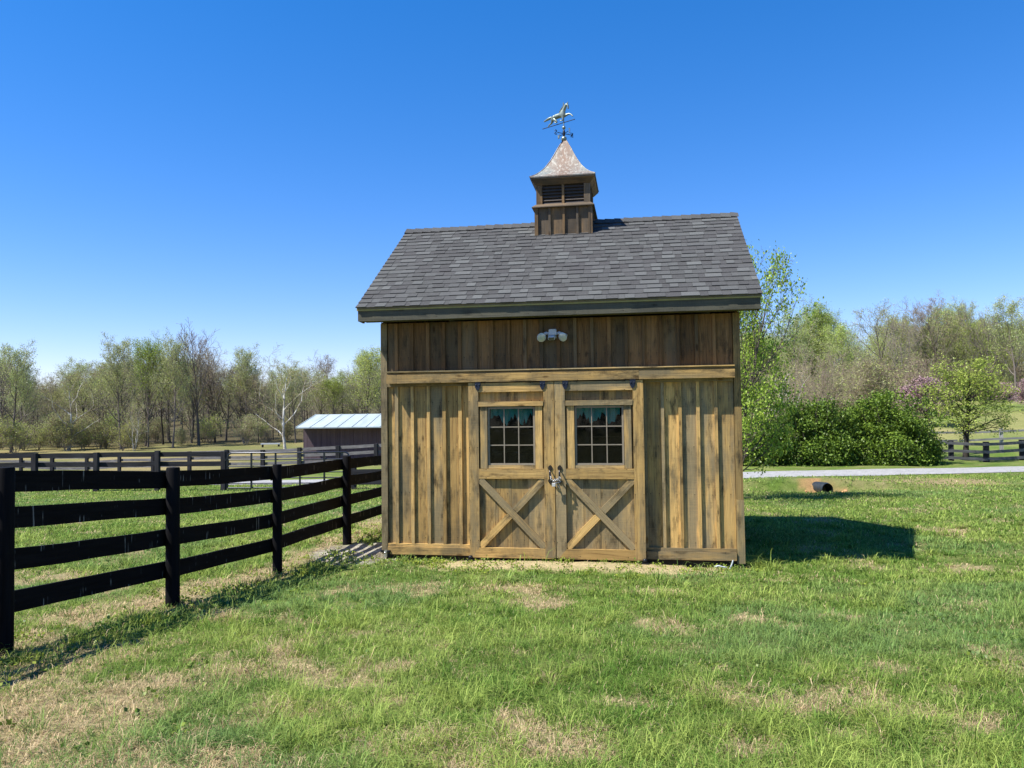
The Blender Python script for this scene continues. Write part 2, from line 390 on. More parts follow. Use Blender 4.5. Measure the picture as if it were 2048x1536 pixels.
# ------------------------------------------------------------------ ground
ROAD = lambda X: 27.5+.15*np.maximum(np.asarray(X)-8.0, 0)           # centre line of the gravel road in the view frame
SH = (0.0, 4.5, 0.0, 3.8)                  # shed footprint
def px_ground(u, v):                       # where a pixel's sight line meets the lawn
    zz = .1
    for _ in range(6):
        yh = 822-0.0119*(u-1024); Y = (CAM[2]-zz)*F/max(v-yh, 5); X = (u-1024)/F*Y; zz = float(gz_view(X, Y))
    return X, Y
PATCH = [(1035, 1298, 75, 14), (1105, 1208, 60, 9), (1000, 1175, 90, 8), (1450, 1385, 70, 22), (1560, 1400, 60, 20), (1440, 1330, 60, 12),
         (1020, 1430, 70, 18), (700, 1430, 60, 14), (800, 1395, 70, 13), (350, 1350, 75, 30), (250, 1400, 60, 24), (60, 1340, 60, 26), (120, 1420, 110, 34), (60, 1480, 120, 40),
         (230, 1500, 110, 28), (420, 1500, 90, 22), (520, 1440, 60, 18), (430, 1230, 40, 14), (1490, 1232, 55, 8), (1690, 1228, 50, 7), (1900, 1135, 70, 8), (1880, 1060, 60, 5),
         (1150, 1500, 60, 22), (1230, 1400, 80, 12), (860, 1480, 40, 14), (1980, 1440, 70, 20), (1880, 1370, 40, 12), (1480, 1490, 60, 18), (1700, 1470, 60, 14), (650, 1180, 60, 10),
         (760, 1260, 50, 9), (560, 1300, 30, 12), (1290, 1245, 50, 9), (1600, 1040, 60, 5), (880, 1290, 40, 8), (1340, 1180, 50, 6), (1960, 1210, 40, 8), (180, 1040, 50, 6), (120, 1150, 80, 14), (230, 1180, 60, 12),
         (440, 1120, 60, 6), (1100, 1355, 40, 10), (650, 1370, 50, 10), (1750, 1330, 50, 10)]
PG = []
for (u, v, ru, rv) in PATCH:
    X, Y = px_ground(u, v); X2, _ = px_ground(u+ru, v); _, Ya = px_ground(u, v-rv); _, Yb = px_ground(u, v+rv)
    PG.append((X, Y, X2-X, (Ya-Yb)/2))
FEN = [(-3.78, 3.35), (-3.45, 5.27), (-3.12, 7.12), (-2.72, 8.95), (-2.40, 11.2), (-2.08, 13.3), (-1.76, 15.4)]   # near fence posts, view frame
def bare_mask(X, Y):
    n1 = fbm(X, Y, 1.7, 21, 5); n2 = fbm(X, Y, 6.0, 31, 3)
    m = np.clip((n1-.64)*6, 0, .6)*np.clip(1.2-Y*.03, .2, 1)
    for (a, b, ra, rb) in PG:
        d = np.sqrt(((X-a)/(ra*1.0))**2+((Y-b)/(rb*1.1))**2)
        m = np.maximum(m, np.clip((1.05-d+(n1-.5)*3.4+(n2-.5)*2.4)*1.1, 0, .9))
    # trodden strip under the near fence
    fx = np.interp(Y, [p[1] for p in FEN], [p[0] for p in FEN])
    d = np.abs(X-fx+.22); m = np.maximum(m, np.clip((.50-d+(n1-.5)*1.1+(n2-.5)*.5)*3, 0, .95)*(Y < 15))
    # worn ground at the foreground left
    m = np.maximum(m, np.clip((-.75-X-.30*(Y-3.2)+(n1-.5)*7.0+(n2-.5)*5+.1)*.6, 0, .8)*np.clip((6.2-Y)*.8, 0, 1))
    return np.clip(m, 0, 1)
def lerp3(a, b, f): return a*(1-f[..., None])+b*f[..., None]
def ground_color(X, Y):
    x, y = to_world(X, Y)
    n1 = fbm(X, Y, .5, 41, 4); n2 = fbm(X, Y, 3, 51, 4); n3 = fbm(X, Y, .12, 61, 3); n4 = fbm(X, Y, 9, 71, 3)
    g = lerp3(np.array([.075, .135, .022]), np.array([.16, .22, .045]), np.clip(n1*1.6-.3, 0, 1))
    thatch = np.array([.28, .24, .12])
    g = lerp3(g, thatch, np.clip((n2-.45)*2, 0, .55))
    m = bare_mask(X, Y); dirt = lerp3(np.array([.30, .23, .13]), np.array([.44, .36, .22]), n4)
    g = lerp3(g, dirt, m)
    # dry chaff in front of the doors
    d = np.maximum(np.abs(x-2.45)/1.75, np.abs(y+.36)/.34)+(n4-.5)*.6+(n2-.5)*.5
    g = lerp3(g, np.array([.50, .40, .24]), np.clip((1.15-d)*4, 0, 1))
    d = np.sqrt(((x+.35)/.75)**2+((y-.35)/1.0)**2)+(n4-.5)*.5      # grey gravel at the left corner
    g = lerp3(g, lerp3(np.array([.26, .22, .18]), np.array([.5, .47, .43]), np.clip((n4-.3)*2.5, 0, 1)), np.clip((1.05-d)*5, 0, 1))
    # clay round the pipe mouth and along the road verge
    d = np.sqrt(((X-8.3)/.55)**2+((Y-21.0)/.5)**2)+(n2-.5)*1.6+(n4-.5)*1.2
    g = lerp3(g, lerp3(np.array([.34, .19, .10]), np.array([.50, .28, .14]), n4), np.clip((1.0-d)*2, 0, .9))
    vb = np.exp(-((Y-23.4)/1.8)**2)*np.clip((X-7)/2, 0, 1)*np.clip((15-X)/3, 0, 1)
    g = lerp3(g, np.array([.34, .25, .15]), np.clip(vb*(n1*3.0-.55)*1.6, 0, .85))
    # far paddocks
    far = np.clip((Y-36)/14, 0, 1)
    fl = lerp3(np.array([.15, .155, .06]), np.array([.27, .215, .11]), np.clip(n3*2.4-.7+(n1-.5), 0, 1))
    fr = lerp3(np.array([.14, .19, .05]), np.array([.30, .27, .12]), np.clip(n3*2.4-.6+(n1-.5)*1.3, 0, 1))
    side = np.clip((X/np.maximum(Y, 1)+.05)*8, 0, 1)
    ff = lerp3(fl, fr, side) if True else fl
    ff = fl*(1-side[..., None])+fr*side[..., None]
    g = g*(1-far[..., None])+ff*far[..., None]
    wd = np.clip((Y-84)/8, 0, 1)      # leaf litter under the woods
    return g*(1-wd[..., None])+np.array([.085, .07, .04])*wd[..., None]
def build_ground():
    ys = [-40.0]
    while ys[-1] < 900:
        y = ys[-1]; st = 4 if y < -8 else (1.0 if y < 1 else .04+max(0, y-5)*.009 if y < 40 else .35+(y-40)*.05)
        ys.append(y+st)
    ys = np.array(ys); u = np.linspace(-1, 1, 441); s = .5*u+1.6*u**3
    Yg, Sg = np.meshgrid(ys, s, indexing='ij'); Xg = Sg*(np.maximum(Yg, 0)+8)
    Z = gz_view(Xg, Yg)
    near = np.clip(1-(Yg-14)/14, 0, 1)*(Yg > 0)
    Z = Z+near*((fbm(Xg, Yg, 5, 81, 3)-.5)*.03)
    x, y = to_world(Xg, Yg)
    # keep the sheet under the shed flat and low
    ins = (x > SH[0]-.15) & (x < SH[1]+.15) & (y > -.05) & (y < SH[3]+.1); Z = np.where(ins, np.minimum(Z, -.12), Z)
    V = np.stack([x, y, Z], -1).reshape(-1, 3); nr, nc = Xg.shape
    i = np.arange(nr*nc).reshape(nr, nc)
    Fq = np.stack([i[:-1, :-1], i[:-1, 1:], i[1:, 1:], i[1:, :-1]], -1).reshape(-1, 4)
    C = ground_color(Xg, Yg).reshape(-1, 3); C = np.concatenate([C, np.ones((len(C), 1))], 1)
    m, n, out = mat('lawn and soil'); b = NB(n)
    co = b.node('ShaderNodeTexCoord').outputs['Object']; a = b.attr('gcol').outputs['Color']
    f = b.noise(co, 38, 5, .75); f2 = b.noise(co, 7, 5, .7); f3 = b.noise(b.vmul(co, (150, 150, 150)), 1.0, 2, .6)
    c = b.mix(b.mr(f, .3, .7, 0, .75), a, (.38, .40, .36), 'OVERLAY')
    c = b.mix(1.0, c, b.ramp(f, [(.3, (.55, .55, .52)), (.7, (1.35, 1.35, 1.3))]), 'MULTIPLY')
    c = b.mix(1.0, c, b.ramp(f2, [(.3, (.78, .82, .75)), (.7, (1.2, 1.15, 1.15))]), 'MULTIPLY')
    b.bsdf(c, .95, out, b.bump(b.math('ADD', f, b.math('MULTIPLY', f3, .4)), .9, .03), spec=.1)
    me = np_mesh('ground', V, Fq.ravel(), np.full(len(Fq), 4), m, {'gcol': ('FLOAT_COLOR', C)}, smooth=True)
    o = bpy.data.objects.new('ground', me); COL.objects.link(o); tag(o, kind='structure')
build_ground()

# gravel road
def gravel_mat():
    m, n, out = mat('pale gravel'); b = NB(n)
    co = b.node('ShaderNodeTexCoord').outputs['Object']
    f = b.noise(co, 7, 6, .85); l = b.noise(b.vmul(co, (.35, 1.5, 1)), 1.0, 4)
    v = b.node('ShaderNodeTexVoronoi', Vector=co, Scale=32.0)
    c = b.ramp(f, [(.3, (.17, .168, .165)), (.5, (.30, .297, .29)), (.7, (.48, .475, .465))])
    c = b.mix(b.mr(l, .4, .7, 0, .45), c, (.36, .345, .33))
    b.bsdf(c, .95, out, b.bump(v.outputs['Distance'], .8, .03), spec=.15); return m
M_gravel = gravel_mat()
Xr = np.linspace(-60, 75, 700); rows = np.linspace(-1, 1, 9)
XX, RR = np.meshgrid(Xr, rows, indexing='ij')
edge = 1.38+(fbm(XX, RR*0+5, .9, 91, 4)-.5)*.22
YY = ROAD(XX)+RR*edge
xx, yy = to_world(XX, YY); zz = gz_view(XX, YY)+.035-.02*np.abs(RR)**3
i = np.arange(XX.size).reshape(XX.shape); Fq = np.stack([i[:-1, :-1], i[1:, :-1], i[1:, 1:], i[:-1, 1:]], -1).reshape(-1, 4)
o = bpy.data.objects.new('gravel_road', np_mesh('gravel_road', np.stack([xx, yy, zz], -1).reshape(-1, 3), Fq.ravel(), np.full(len(Fq), 4), M_gravel, smooth=True))
COL.objects.link(o); tag(o, kind='structure')

# ------------------------------------------------------------------ the shed
WD, DP = 4.5, 3.8
PT = .2113                                    # board pitch
shed = empty('shed', (0, 0, 0), 0, 'small weathered honey brown board and batten shed with sliding double doors and cupola', 'shed')
EZ0, EZ1, EY = 3.01, 3.175, .302              # fascia bottom/top, eave overhang
SL = .672; RZ = 4.68; RY = 1.9
XL, XR = -.226, 4.725
def roof_z(y): return RZ-SL*abs(y-RY)         # top of the roof deck

mb = MB()                                     # front siding: planks, battens
def planks(mb, x0, x1, z0, z1, y=0.0, th=.02, mat_=0, skip=None):
    k = math.ceil((x0+.01-.19)/PT)
    e = [x0]+[.19+PT*(j)+.005 for j in range(k, 40) if x0+.03 < .19+PT*j < x1-.03]+[x1]
    for a, b_ in zip(e[:-1], e[1:]):
        mb.box(a+.0015, b_-.0015, y-th+random.uniform(-.002, .001), y, z0+random.uniform(-.003, 0), z1, 'z', mat=mat_)
    for c in e[1:-1]:
        mb.box(c-.020+random.uniform(-.003, .003), c+.020+random.uniform(-.002, .003), y-th-.028+random.uniform(-.003, .003), y-th-.0005, z0+.004, z1-.002, 'z', mat=mat_)
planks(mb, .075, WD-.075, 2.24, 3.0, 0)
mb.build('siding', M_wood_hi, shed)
mb = MB(); planks(mb, .075, 1.30, .12, 2.24, 0); mb.build('siding', M_wood, shed)
mb = MB(); planks(mb, 3.30, WD-.075, .12, 2.24, 0); mb.build('siding', M_wood, shed)
mb = MB()                                     # rear siding
for k in range(21):
    a = k*PT; b_ = min(a+PT, WD)
    mb.box(a+.001, b_-.001, DP-.02, DP, .05, 3.0); mb.box(a-.02, a+.02, DP, DP+.022, .05, 3.0)
mb.build('siding', M_wood, shed)
for side, X0 in ((0, 0.0), (1, WD)):
    mb = MB(); y = 0.0
    while y < DP-.01:
        y2 = min(y+PT, DP)
        t1, t2 = roof_z(y)-.12, roof_z(y2)-.12
        xo = X0 if side == 0 else X0-.02
        pts = [(xo, y+.001, .05), (xo, y2-.001, .05), (xo, y2-.001, t2)]+([(xo, RY, RZ-.12)] if y < RY < y2 else [])+[(xo, y+.001, t1)]
        mb.prism(pts, (.02, 0, 0), lambda p, c=y: (p.y-c, p.z, p.x-X0))
        if y > .05:
            xb = -.024 if side == 0 else WD
            mb.box(xb, xb+.024, y-.02, y+.02, .05, roof_z(y)-.16)
        y = y2
    mb.build('siding', M_wood, shed)
def part(nm, m_, *bxs, parent=None):
    mb = MB()
    for a, k in bxs: mb.box(*a, **k)
    return mb.build(nm, m_, parent or shed)
mb = MB()                                     # corner boards
mb.box(-.012, .07, -.05, -.0215, .02, 3.0); mb.box(-.014, -.002, -.021, .09, .02, 3.02)
mb.build('corner_board', M_wood_mid, shed); mb = MB(); mb.box(WD-.07, WD+.012, -.05, -.0215, .75, 3.0); mb.box(WD-.073, WD+.018, -.053, -.0215, -.015, .748, rnd=.93); mb.box(WD+.002, WD+.012, -.021, .09, -.01, 3.02)
mb.build('corner_board', M_wood_mid, shed); mb = MB(); mb.box(-.03, .07, DP+.024, DP+.05, .02, 3.0); mb.build('corner_board', M_wood_mid, shed); mb = MB(); mb.box(WD-.07, WD+.03, DP+.024, DP+.05, .02, 3.0)
mb.build('corner_board', M_wood_mid, shed)
mb = MB()                                     # base boards under the siding
for a, b_ in ((.075, 1.165), (3.36, WD-.08)):
    mb = MB(); mb.box(a, b_, -.068, -.0215, .022, .118, 'x', jit=.002); mb.box(a, b_, -.052, -.0215, .119, .16, 'x', jit=.002)
    mb.build('base_board', M_wood, shed); mb = MB(); mb.box(a, b_, -.058, -.0215, 2.175, 2.225, 'x', jit=.002); mb.build('head_board', M_wood, shed)
mb = MB()
mb.box(.03, WD-.03, .0, .14, -.2, .05, 'x'); mb.box(.03, WD-.03, DP-.16, DP-.03, -.2, .05, 'x'); mb.box(.03, .17, .14, DP-.16, -.2, .05, 'y'); mb.box(WD-.17, WD-.03, .14, DP-.16, -.2, .05, 'y')
mb.build('skid', M_skid, shed)
mb = MB()                                     # interior: floor, back sheet, workbench shapes, blackened to stand in for indoor shade
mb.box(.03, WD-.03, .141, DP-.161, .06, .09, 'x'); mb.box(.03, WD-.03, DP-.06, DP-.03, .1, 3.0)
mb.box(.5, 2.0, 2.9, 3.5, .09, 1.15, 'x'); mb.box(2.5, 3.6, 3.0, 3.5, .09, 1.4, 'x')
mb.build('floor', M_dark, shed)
# door header and track cover
mb = MB()
mb.box(.1, 3.298, -.165, -.142, 2.215, 2.322, 'x', jit=.002); mb.box(3.3, 4.43, -.163, -.140, 2.213, 2.318, 'x', rnd=.2, jit=.002)
mb.box(.1, 3.3, -.172, -.0215, 2.352, 2.368, 'x', rnd=.8, jit=.0015); mb.box(3.3015, 4.43, -.172, -.0215, 2.350, 2.366, 'x', rnd=.7, jit=.0015)
mb.box(.105, 4.425, -.141, -.124, 2.323, 2.349, 'x', rnd=.1)
mb.box(.102, .12, -.1405, -.023, 2.215, 2.321, 'z'); mb.box(4.41, 4.428, -.139, -.023, 2.215, 2.321, 'z')
mb.build('track_cover', M_wood, shed)
mb = MB(); mb.box(.15, 4.38, -.12, -.06, 2.26, 2.31, 'x'); mb.build('door_track', M_iron, shed)

def make_door(x0, mirror, tone):
    w = 1.083
    def X(a): return x0+(w-a if mirror else a)
    door = empty('sliding_door', (0, 0, 0), 0, parent=shed)
    def bx(mb, a0, a1, y0, y1, z0, z1, g='z', **k):
        q = sorted((X(a0), X(a1))); mb.box(q[0], q[1], y0, y1, z0, z1, g, **k)
    yF = -.150
    mb = MB()      # stiles and rails
    bx(mb, 0, .127, yF, -.085, .03, 2.205, 'z', jit=.002, rnd=random.uniform(.3, .6)); bx(mb, .957, w, yF, -.085, .03, 2.205, 'z', jit=.002, rnd=tone)
    bx(mb, .129, .955, yF+.004, -.085, 2.085, 2.2, 'x', jit=.002)
    bx(mb, .129, .955, yF+.002, -.085, 1.0, 1.125, 'x', jit=.002)
    # mitred bottom rail
    poly = [(X(.02), yF+.001, .018), (X(w-.02), yF+.001, .018), (X(w-.127), yF+.001, .142), (X(.127), yF+.001, .142)]
    if mirror: poly = [poly[1], poly[0], poly[3], poly[2]]
    mb.prism(poly, (0, .066, 0), lambda p: (p.z, p.x, p.y))
    # mitre: cut boards are drawn by a proud toe on the stile foot
    mb.build('door_frame', M_wood, door)
    mb = MB()      # plank infill
    ed = [.129, .33, .535, .745, .955]
    for a, b_ in zip(ed[:-1], ed[1:]):
        bx(mb, a+.0015, b_-.0015, -.108+random.uniform(-.002, .002), -.088, .143, .999, 'z'); bx(mb, a+.0015, b_-.0015, -.104+random.uniform(-.002, .002), -.088, 1.93, 2.084, 'z')
    bx(mb, .129, .16, -.104, -.088, 1.126, 1.93); bx(mb, .925, .955, -.104, -.088, 1.126, 1.93)
    mb.build('door_panel', M_wood, door)
    mb = MB()      # cross brace
    zl, zh = .15, .995
    for s_, (a0, a1), ph in ((0, (.135, .95), -.1465), (1, (.95, .135), -.1425)):
        xa, xb = (a0, a1) if not mirror else (a1, a0); p0 = Vector((X(xa), ph, zh)); p1 = Vector((X(xb), ph, zl)); d = (p1-p0).normalized(); nn = Vector((-d.z, 0, d.x))
        def board(q0, q1):
            vs = [q0+nn*.042, q0-nn*.042, q1-nn*.042, q1+nn*.042]
            if d.x*1 < 0: vs = vs[::-1]
            rr = .62+.1*s_+random.uniform(0, .05)
            mb.prism(vs, (0, .036, 0), lambda p: ((p-p0).dot(nn), (p-p0).dot(d), p.y), rnd=rr)
        ins = .004
        if s_ == 0: board(p0+d*ins, p1-d*ins)
        else:
            c = (p0+p1)/2; board(p0+d*ins, c-d*.046); board(c+d*.046, p1-d*ins)
    mb.build('cross_brace', M_wood, door)
    mb = MB()      # window casing
    bx(mb, .150, .238, -.138, -.088, 1.127, 1.90, jit=.002, rnd=.5); bx(mb, .845, .932, -.138, -.088, 1.127, 1.90, jit=.002, rnd=.75)
    bx(mb, .130, .950, -.158, -.088, 1.903, 1.965, 'x', jit=.002); bx(mb, .24, .843, -.132, -.088, 1.127, 1.166, 'x')
    mb.build('window_casing', M_wood, door)
    mb = MB()      # sash and glazing bars
    a0, a1, z0, z1 = .242, .840, 1.168, 1.893; t = .022
    bx(mb, a0, a0+t, -.118, -.09, z0, z1); bx(mb, a1-t, a1, -.118, -.09, z0, z1); bx(mb, a0+t, a1-t, -.118, -.09, z1-t, z1, 'x'); bx(mb, a0+t, a1-t, -.118, -.09, z0, z0+t, 'x')
    for k in (1, 2):
        a = a0+t+(a1-a0-2*t)*k/3; bx(mb, a-.006, a+.006, -.114, -.094, z0+t, z1-t)
        z = z0+t+(z1-z0-2*t)*k/3
        e = [a0+t]+[a0+t+(a1-a0-2*t)*j/3 for j in (1, 2)]+[a1-t]
        for j in range(3): bx(mb, e[j]+(.006 if j else 0), e[j+1]-(.006 if j < 2 else 0), -.1135, -.0945, z-.006, z+.006, 'x')
    mb.build('window_sash', M_muntin, door)
    mb = MB(); bx(mb, a0+t, a1-t, -.105, -.102, z0+t, z1-t); mb.build('window_pane', M_glass, door)
    # strap hangers at the top
    for a in (.125, .948):
        mb = MB(); mb.prism([(X(a)-.035, -.1535, 2.215), (X(a)-.035, -.1535, 2.15), (X(a)-.012, -.1535, 2.105), (X(a)+.015, -.1535, 2.112), (X(a)+.035, -.1535, 2.16), (X(a)+.035, -.1535, 2.215)], (0, -.008, 0))
        for dx in (-.02, .02): mb.lathe([(0, -.169), (.007, -.169), (.009, -.162)], (X(a)+dx, 0, 2.175), 8, 'y')
        mb.build('strap_hanger', M_ironblue, door)
    # D pull with spade plates
    mb = MB(); a = 1.03; hx = X(a); hz = 1.055
    for sgn, zc in ((1, hz+.068), (-1, hz-.068)):
        pl = [(0, .05), (.018, .036), (.030, .014), (.024, -.008), (0, -.022), (-.024, -.008), (-.030, .014), (-.018, .036)]
        mb.prism([(hx+p, -.1525, zc+sgn*q) for p, q in (pl[::-1] if sgn > 0 else pl)], (0, -.005, 0))
    pts = [(hx, -.156, hz+.062), (hx, -.175, hz+.060), (hx, -.197, hz+.045), (hx, -.205, hz+.02), (hx, -.205, hz-.02), (hx, -.197, hz-.045), (hx, -.175, hz-.060), (hx, -.156, hz-.062)]
    mb.tube(pts, [.008, .008, .009, .0115, .0115, .009, .008, .008], 8)
    mb.build('door_handle', M_iron2, door)
    return door
M_iron2 = simple('worn black handle', (.05, .045, .042), .28, .7, .6)
make_door(1.17, False, .35); make_door(2.265, True, .92)
# roller guides at the door feet
for x, y in ((1.185, -.17), (3.335, -.17)):
    mb = MB(); mb.box(x-.05, x+.04, y-.03, y+.05, -.02, .0, 'x'); mb.lathe([(0, .0), (.026, .0), (.028, .03), (.02, .045), (0, .045)], (x, y, 0), 12); mb.build('roller_guide', M_iron, shed)
mb = MB(); mb.box(-.02, .11, -.085, -.0695, .045, .075, 'x'); mb.lathe([(0, -.11), (.02, -.11), (.02, -.0855)], (.09, 0, .06), 10, 'y'); mb.box(.06, .10, -.1, -.07, -.0, .044)
mb.build('roller_guide', M_iron, shed)
mb = MB(); mb.box(.045, .085, -.135, -.112, .0, .085); mb.lathe([(0, -.16), (.012, -.16), (.012, -.136)], (.065, 0, .055), 8, 'y'); mb.build('floor_bracket', M_steel, shed)

# ---- roof
roof = empty('roof', (0, 0, 0), 0, parent=shed)
mb = MB()
for sgn in (-1, 1):    # deck slopes
    e = RY-(RY+EY+.02) if sgn < 0 else RY+(RY+EY+.02)
    for (ya, yb) in ((e, RY),):
        za, zb = roof_z(ya), RZ
        pts = [(XL, ya, za-.028), (XL, yb, zb-.028), (XL, yb, zb-.004), (XL, ya, za-.004)]
        if sgn > 0: pts = pts[::-1]
        mb.prism(pts, (XR-XL, 0, 0), lambda p: (p.y, p.x, p.z))
mb.build('roof_deck', M_fascia, roof)
def shingles(sgn):
    mb = MB(); e0 = RY+EY+.035; n = Vector((0, sgn*SL, 1)).normalized(); up = Vector((0, -sgn, SL)).normalized()
    slope = e0*math.sqrt(1+SL*SL); ex = .1285; rows_ = int(slope/ex)+1
    base = Vector((0, RY+sgn*e0, RZ-SL*e0))
    for r in range(rows_):
        s0 = r*ex+random.uniform(-.003, .003); s1 = min((r+1)*ex+.012, slope-.005)
        if s1-s0 < .03: continue
        x = XL-.02; rowdrift = random.uniform(-.002, .002); big = True
        # underlying course
        while x < XR+.02:
            w = random.uniform(.10, .24) if big else random.uniform(.06, .19)
            x2 = min(x+w, XR+.02)
            if x2 > XR-.03: x2 = XR+.02
            t = (.0135 if big else .0075)+random.uniform(-.001, .0015)
            dz = s0+rowdrift+random.uniform(-.0015, .0015)
            tone = random.random()
            tone = tone*.62 if not big else .25+.75*tone
            if random.random() < .25: tone = random.random()*.3
            a = base+up*dz; b_ = base+up*s1
            g = .0012
            vs = [a+Vector((x+g, 0, 0))+n*.0, a+Vector((x2-g, 0, 0))+n*.0, a+Vector((x2-g, 0, 0))+n*t, a+Vector((x+g, 0, 0))+n*t,
                  b_+Vector((x+g, 0, 0))+n*.001, b_+Vector((x2-g, 0, 0))+n*.001]
            fs = [(0, 1, 2, 3), (3, 2, 5, 4), (0, 3, 4), (1, 5, 2)]
            if sgn > 0: fs = [f[::-1] for f in fs]
            mb.add(vs, fs, None, tone)
            x = x2; big = not big
    return mb
mb = shingles(-1); mb2 = shingles(1)
mb.build('shingles', M_shingle, roof); mb2.build('shingles', M_shingle, roof)
mb = MB(); x = XL-.02; capR = MB()
while x < XR:
    if not (1.80 < x < 2.66):
        x2 = min(x+.16, XR+.02); r = random.uniform(.1, .6); h0, h1 = .030+random.uniform(0, .006), .017
        for sg in (-1, 1):
            vs = [(x, RY, RZ+h0), (x2+.02, RY, RZ+h1), (x2+.02, RY+sg*.13, RZ-.13*SL+h1-.002), (x, RY+sg*.13, RZ-.13*SL+h0-.004), (x, RY+sg*.13, RZ-.13*SL+.002), (x, RY, RZ+.004)]
            fs = [(0, 1, 2, 3), (0, 3, 4, 5)]
            (mb if x < 2.2 else capR).add(vs, fs if sg > 0 else [f[::-1] for f in fs], None, r)
    x += .14
mb.build('ridge_cap', M_shingle, roof); capR.build('ridge_cap', M_shingle, roof)
mb = MB()
for y0, y1 in ((-EY, -EY+.025), (DP+EY-.025, DP+EY)):
    mb.box(XL, XR, y0, y1, EZ0, EZ1, 'x', rnd=.4)
# boxed soffit returns with an angled cut, and rake boards
mb.box(XL+.02, XR-.02, -EY+.0255, -.023, EZ0+.012, EZ0+.026, 'x'); mb.box(XL+.02, XR-.02, DP+.023, DP+EY-.0255, EZ0+.012, EZ0+.026, 'x')
for X0 in (XL-.002, XR-.02):
    for sg in (-1, 1):
        ye = RY+sg*(RY+EY)
        pts = [(X0, ye-sg*.0255, EZ0+.001), (X0, ye-sg*.0255, roof_z(ye-sg*.0255)-.03), (X0, RY+sg*.0005, RZ-.03), (X0, RY+sg*.0005, RZ-.165), (X0, ye-sg*(.30), roof_z(ye-sg*.30)-.165), (X0, ye-sg*.19, EZ0-.006)]
        mb.prism(pts if sg > 0 else pts[::-1], (.022, 0, 0), lambda p: (p.z+SL*abs(p.y-RY), p.y, p.x))
mb.build('fascia', M_fascia, roof)
mb = MB(); mb.box(XL-.012, XR+.012, -EY-.012, -EY-.0005, EZ1-.034, EZ1+.008, 'x'); mb.build('drip_board', M_drip, roof); mb = MB(); mb.box(XL-.012, XR+.012, DP+EY+.0005, DP+EY+.012, EZ1-.034, EZ1+.008, 'x')
mb.build('drip_board', M_drip, roof)

# ---- cupola
cup = empty('cupola', (0, 0, 0), 0, parent=shed)
CX, CY = 2.248, RY
mb = MB()
hw = .424
def ring_planks(mb, hw, z0f, z1, n, th=.022, bat=True):
    for side in range(4):
        R_ = Matrix.Translation((CX, CY, 0)) @ Matrix.Rotation(side*math.pi/2, 4, 'Z')
        e = [-hw+.0]+[-hw+2*hw*(k+random.uniform(-.04, .04))/n for k in range(1, n)]+[hw]
        for a, b_ in zip(e[:-1], e[1:]):
            mb.box(a+.001, b_-.001, -hw, -hw+th, z0f, z1, 'z', M=R_)
        if bat:
            for c in e[1:-1]: mb.box(c-.016, c+.016, -hw-.024, -hw-.0005, z0f, z1-.002, 'z', M=R_)
            mb.box(-hw-.022, -hw+.028, -hw-.026, -hw-.0005, z0f, z1-.002, 'z', M=R_); mb.box(hw-.03, hw-.0005, -hw-.026, -hw-.0005, z0f, z1-.002, 'z', M=R_)
ring_planks(mb, hw-.026, 4.22, 4.83, 4)
mb.build('base_siding', M_wood_cup, cup)
def frustum(mb, h0, z0, h1, z1, t=.012, rnd=None):
    for side in range(4):
        R_ = Matrix.Translation((CX, CY, 0)) @ Matrix.Rotation(side*math.pi/2, 4, 'Z')
        vs = [(-h0, -h0, z0), (h0, -h0, z0), (h1, -h1, z1), (-h1, -h1, z1), (-h0+t, -h0+t, z0), (h0-t, -h0+t, z0), (h1-t, -h1+t, z1), (-h1+t, -h1+t, z1)]
        bc = [(v[2], v[0], v[1]) for v in vs]
        mb.add([R_ @ Vector(v) for v in vs], [(0, 1, 2, 3), (5, 4, 7, 6), (1, 0, 4, 5), (3, 2, 6, 7)], bc, rnd)
mb = MB(); frustum(mb, .455, 4.828, .40, 4.872, .03); frustum(mb, .457, 4.815, .457, 4.8275, .05); mb.build('ledge', M_wood_cup, cup)
mb = MB()   # louvre stage: posts and rails
h2 = .395
for side in range(4):
    R_ = Matrix.Translation((CX, CY, 0)) @ Matrix.Rotation(side*math.pi/2, 4, 'Z')
    mb.box(-h2, -h2+.09, -h2, -h2+.03, 4.86, 5.30, 'z', M=R_); mb.box(h2-.09, h2-.031, -h2, -h2+.03, 4.86, 5.30, 'z', M=R_); mb.box(-.018, .018, -h2+.002, -h2+.03, 4.86, 5.25, 'z', M=R_)
    mb.box(-h2+.09, h2-.09, -h2+.003, -h2+.03, 5.2005, 5.30, 'x', M=R_)
mb.build('louvre_frame', M_wood_cup, cup)
mb = MB()
for side in range(4):
    R_ = Matrix.Translation((CX, CY, 0)) @ Matrix.Rotation(side*math.pi/2, 4, 'Z')
    for (a, b_) in ((-h2+.0905, -.0185), (.0185, h2-.0905)):
        for k in range(7):
            z = 4.875+k*.047
            vs = [(a, -h2+.008, z), (b_, -h2+.008, z), (b_, -h2+.034, z+.036), (a, -h2+.034, z+.036), (a, -h2+.016, z-.003), (b_, -h2+.016, z-.003), (b_, -h2+.042, z+.033), (a, -h2+.042, z+.033)]
            mb.add([R_ @ Vector(v) for v in vs], [(0, 1, 2, 3), (5, 4, 7, 6), (1, 0, 4, 5)], None)
mb.box(CX-.33, CX+.33, CY-.33, CY+.33, 4.86, 5.28)
mb.build('louvre_slats', M_slat, cup)
mb = MB(); frustum(mb, .40, 5.155, .468, 5.232, .012); frustum(mb, .472, 5.2325, .472, 5.262, .45); mb.build('cupola_eave', M_wood_cup, cup)
mb = MB()
prof = [(.478, 5.252), (.48, 5.268), (.40, 5.318), (.335, 5.378), (.265, 5.465), (.20, 5.575), (.148, 5.68), (.10, 5.787), (.060, 5.865), (.03, 5.925)]
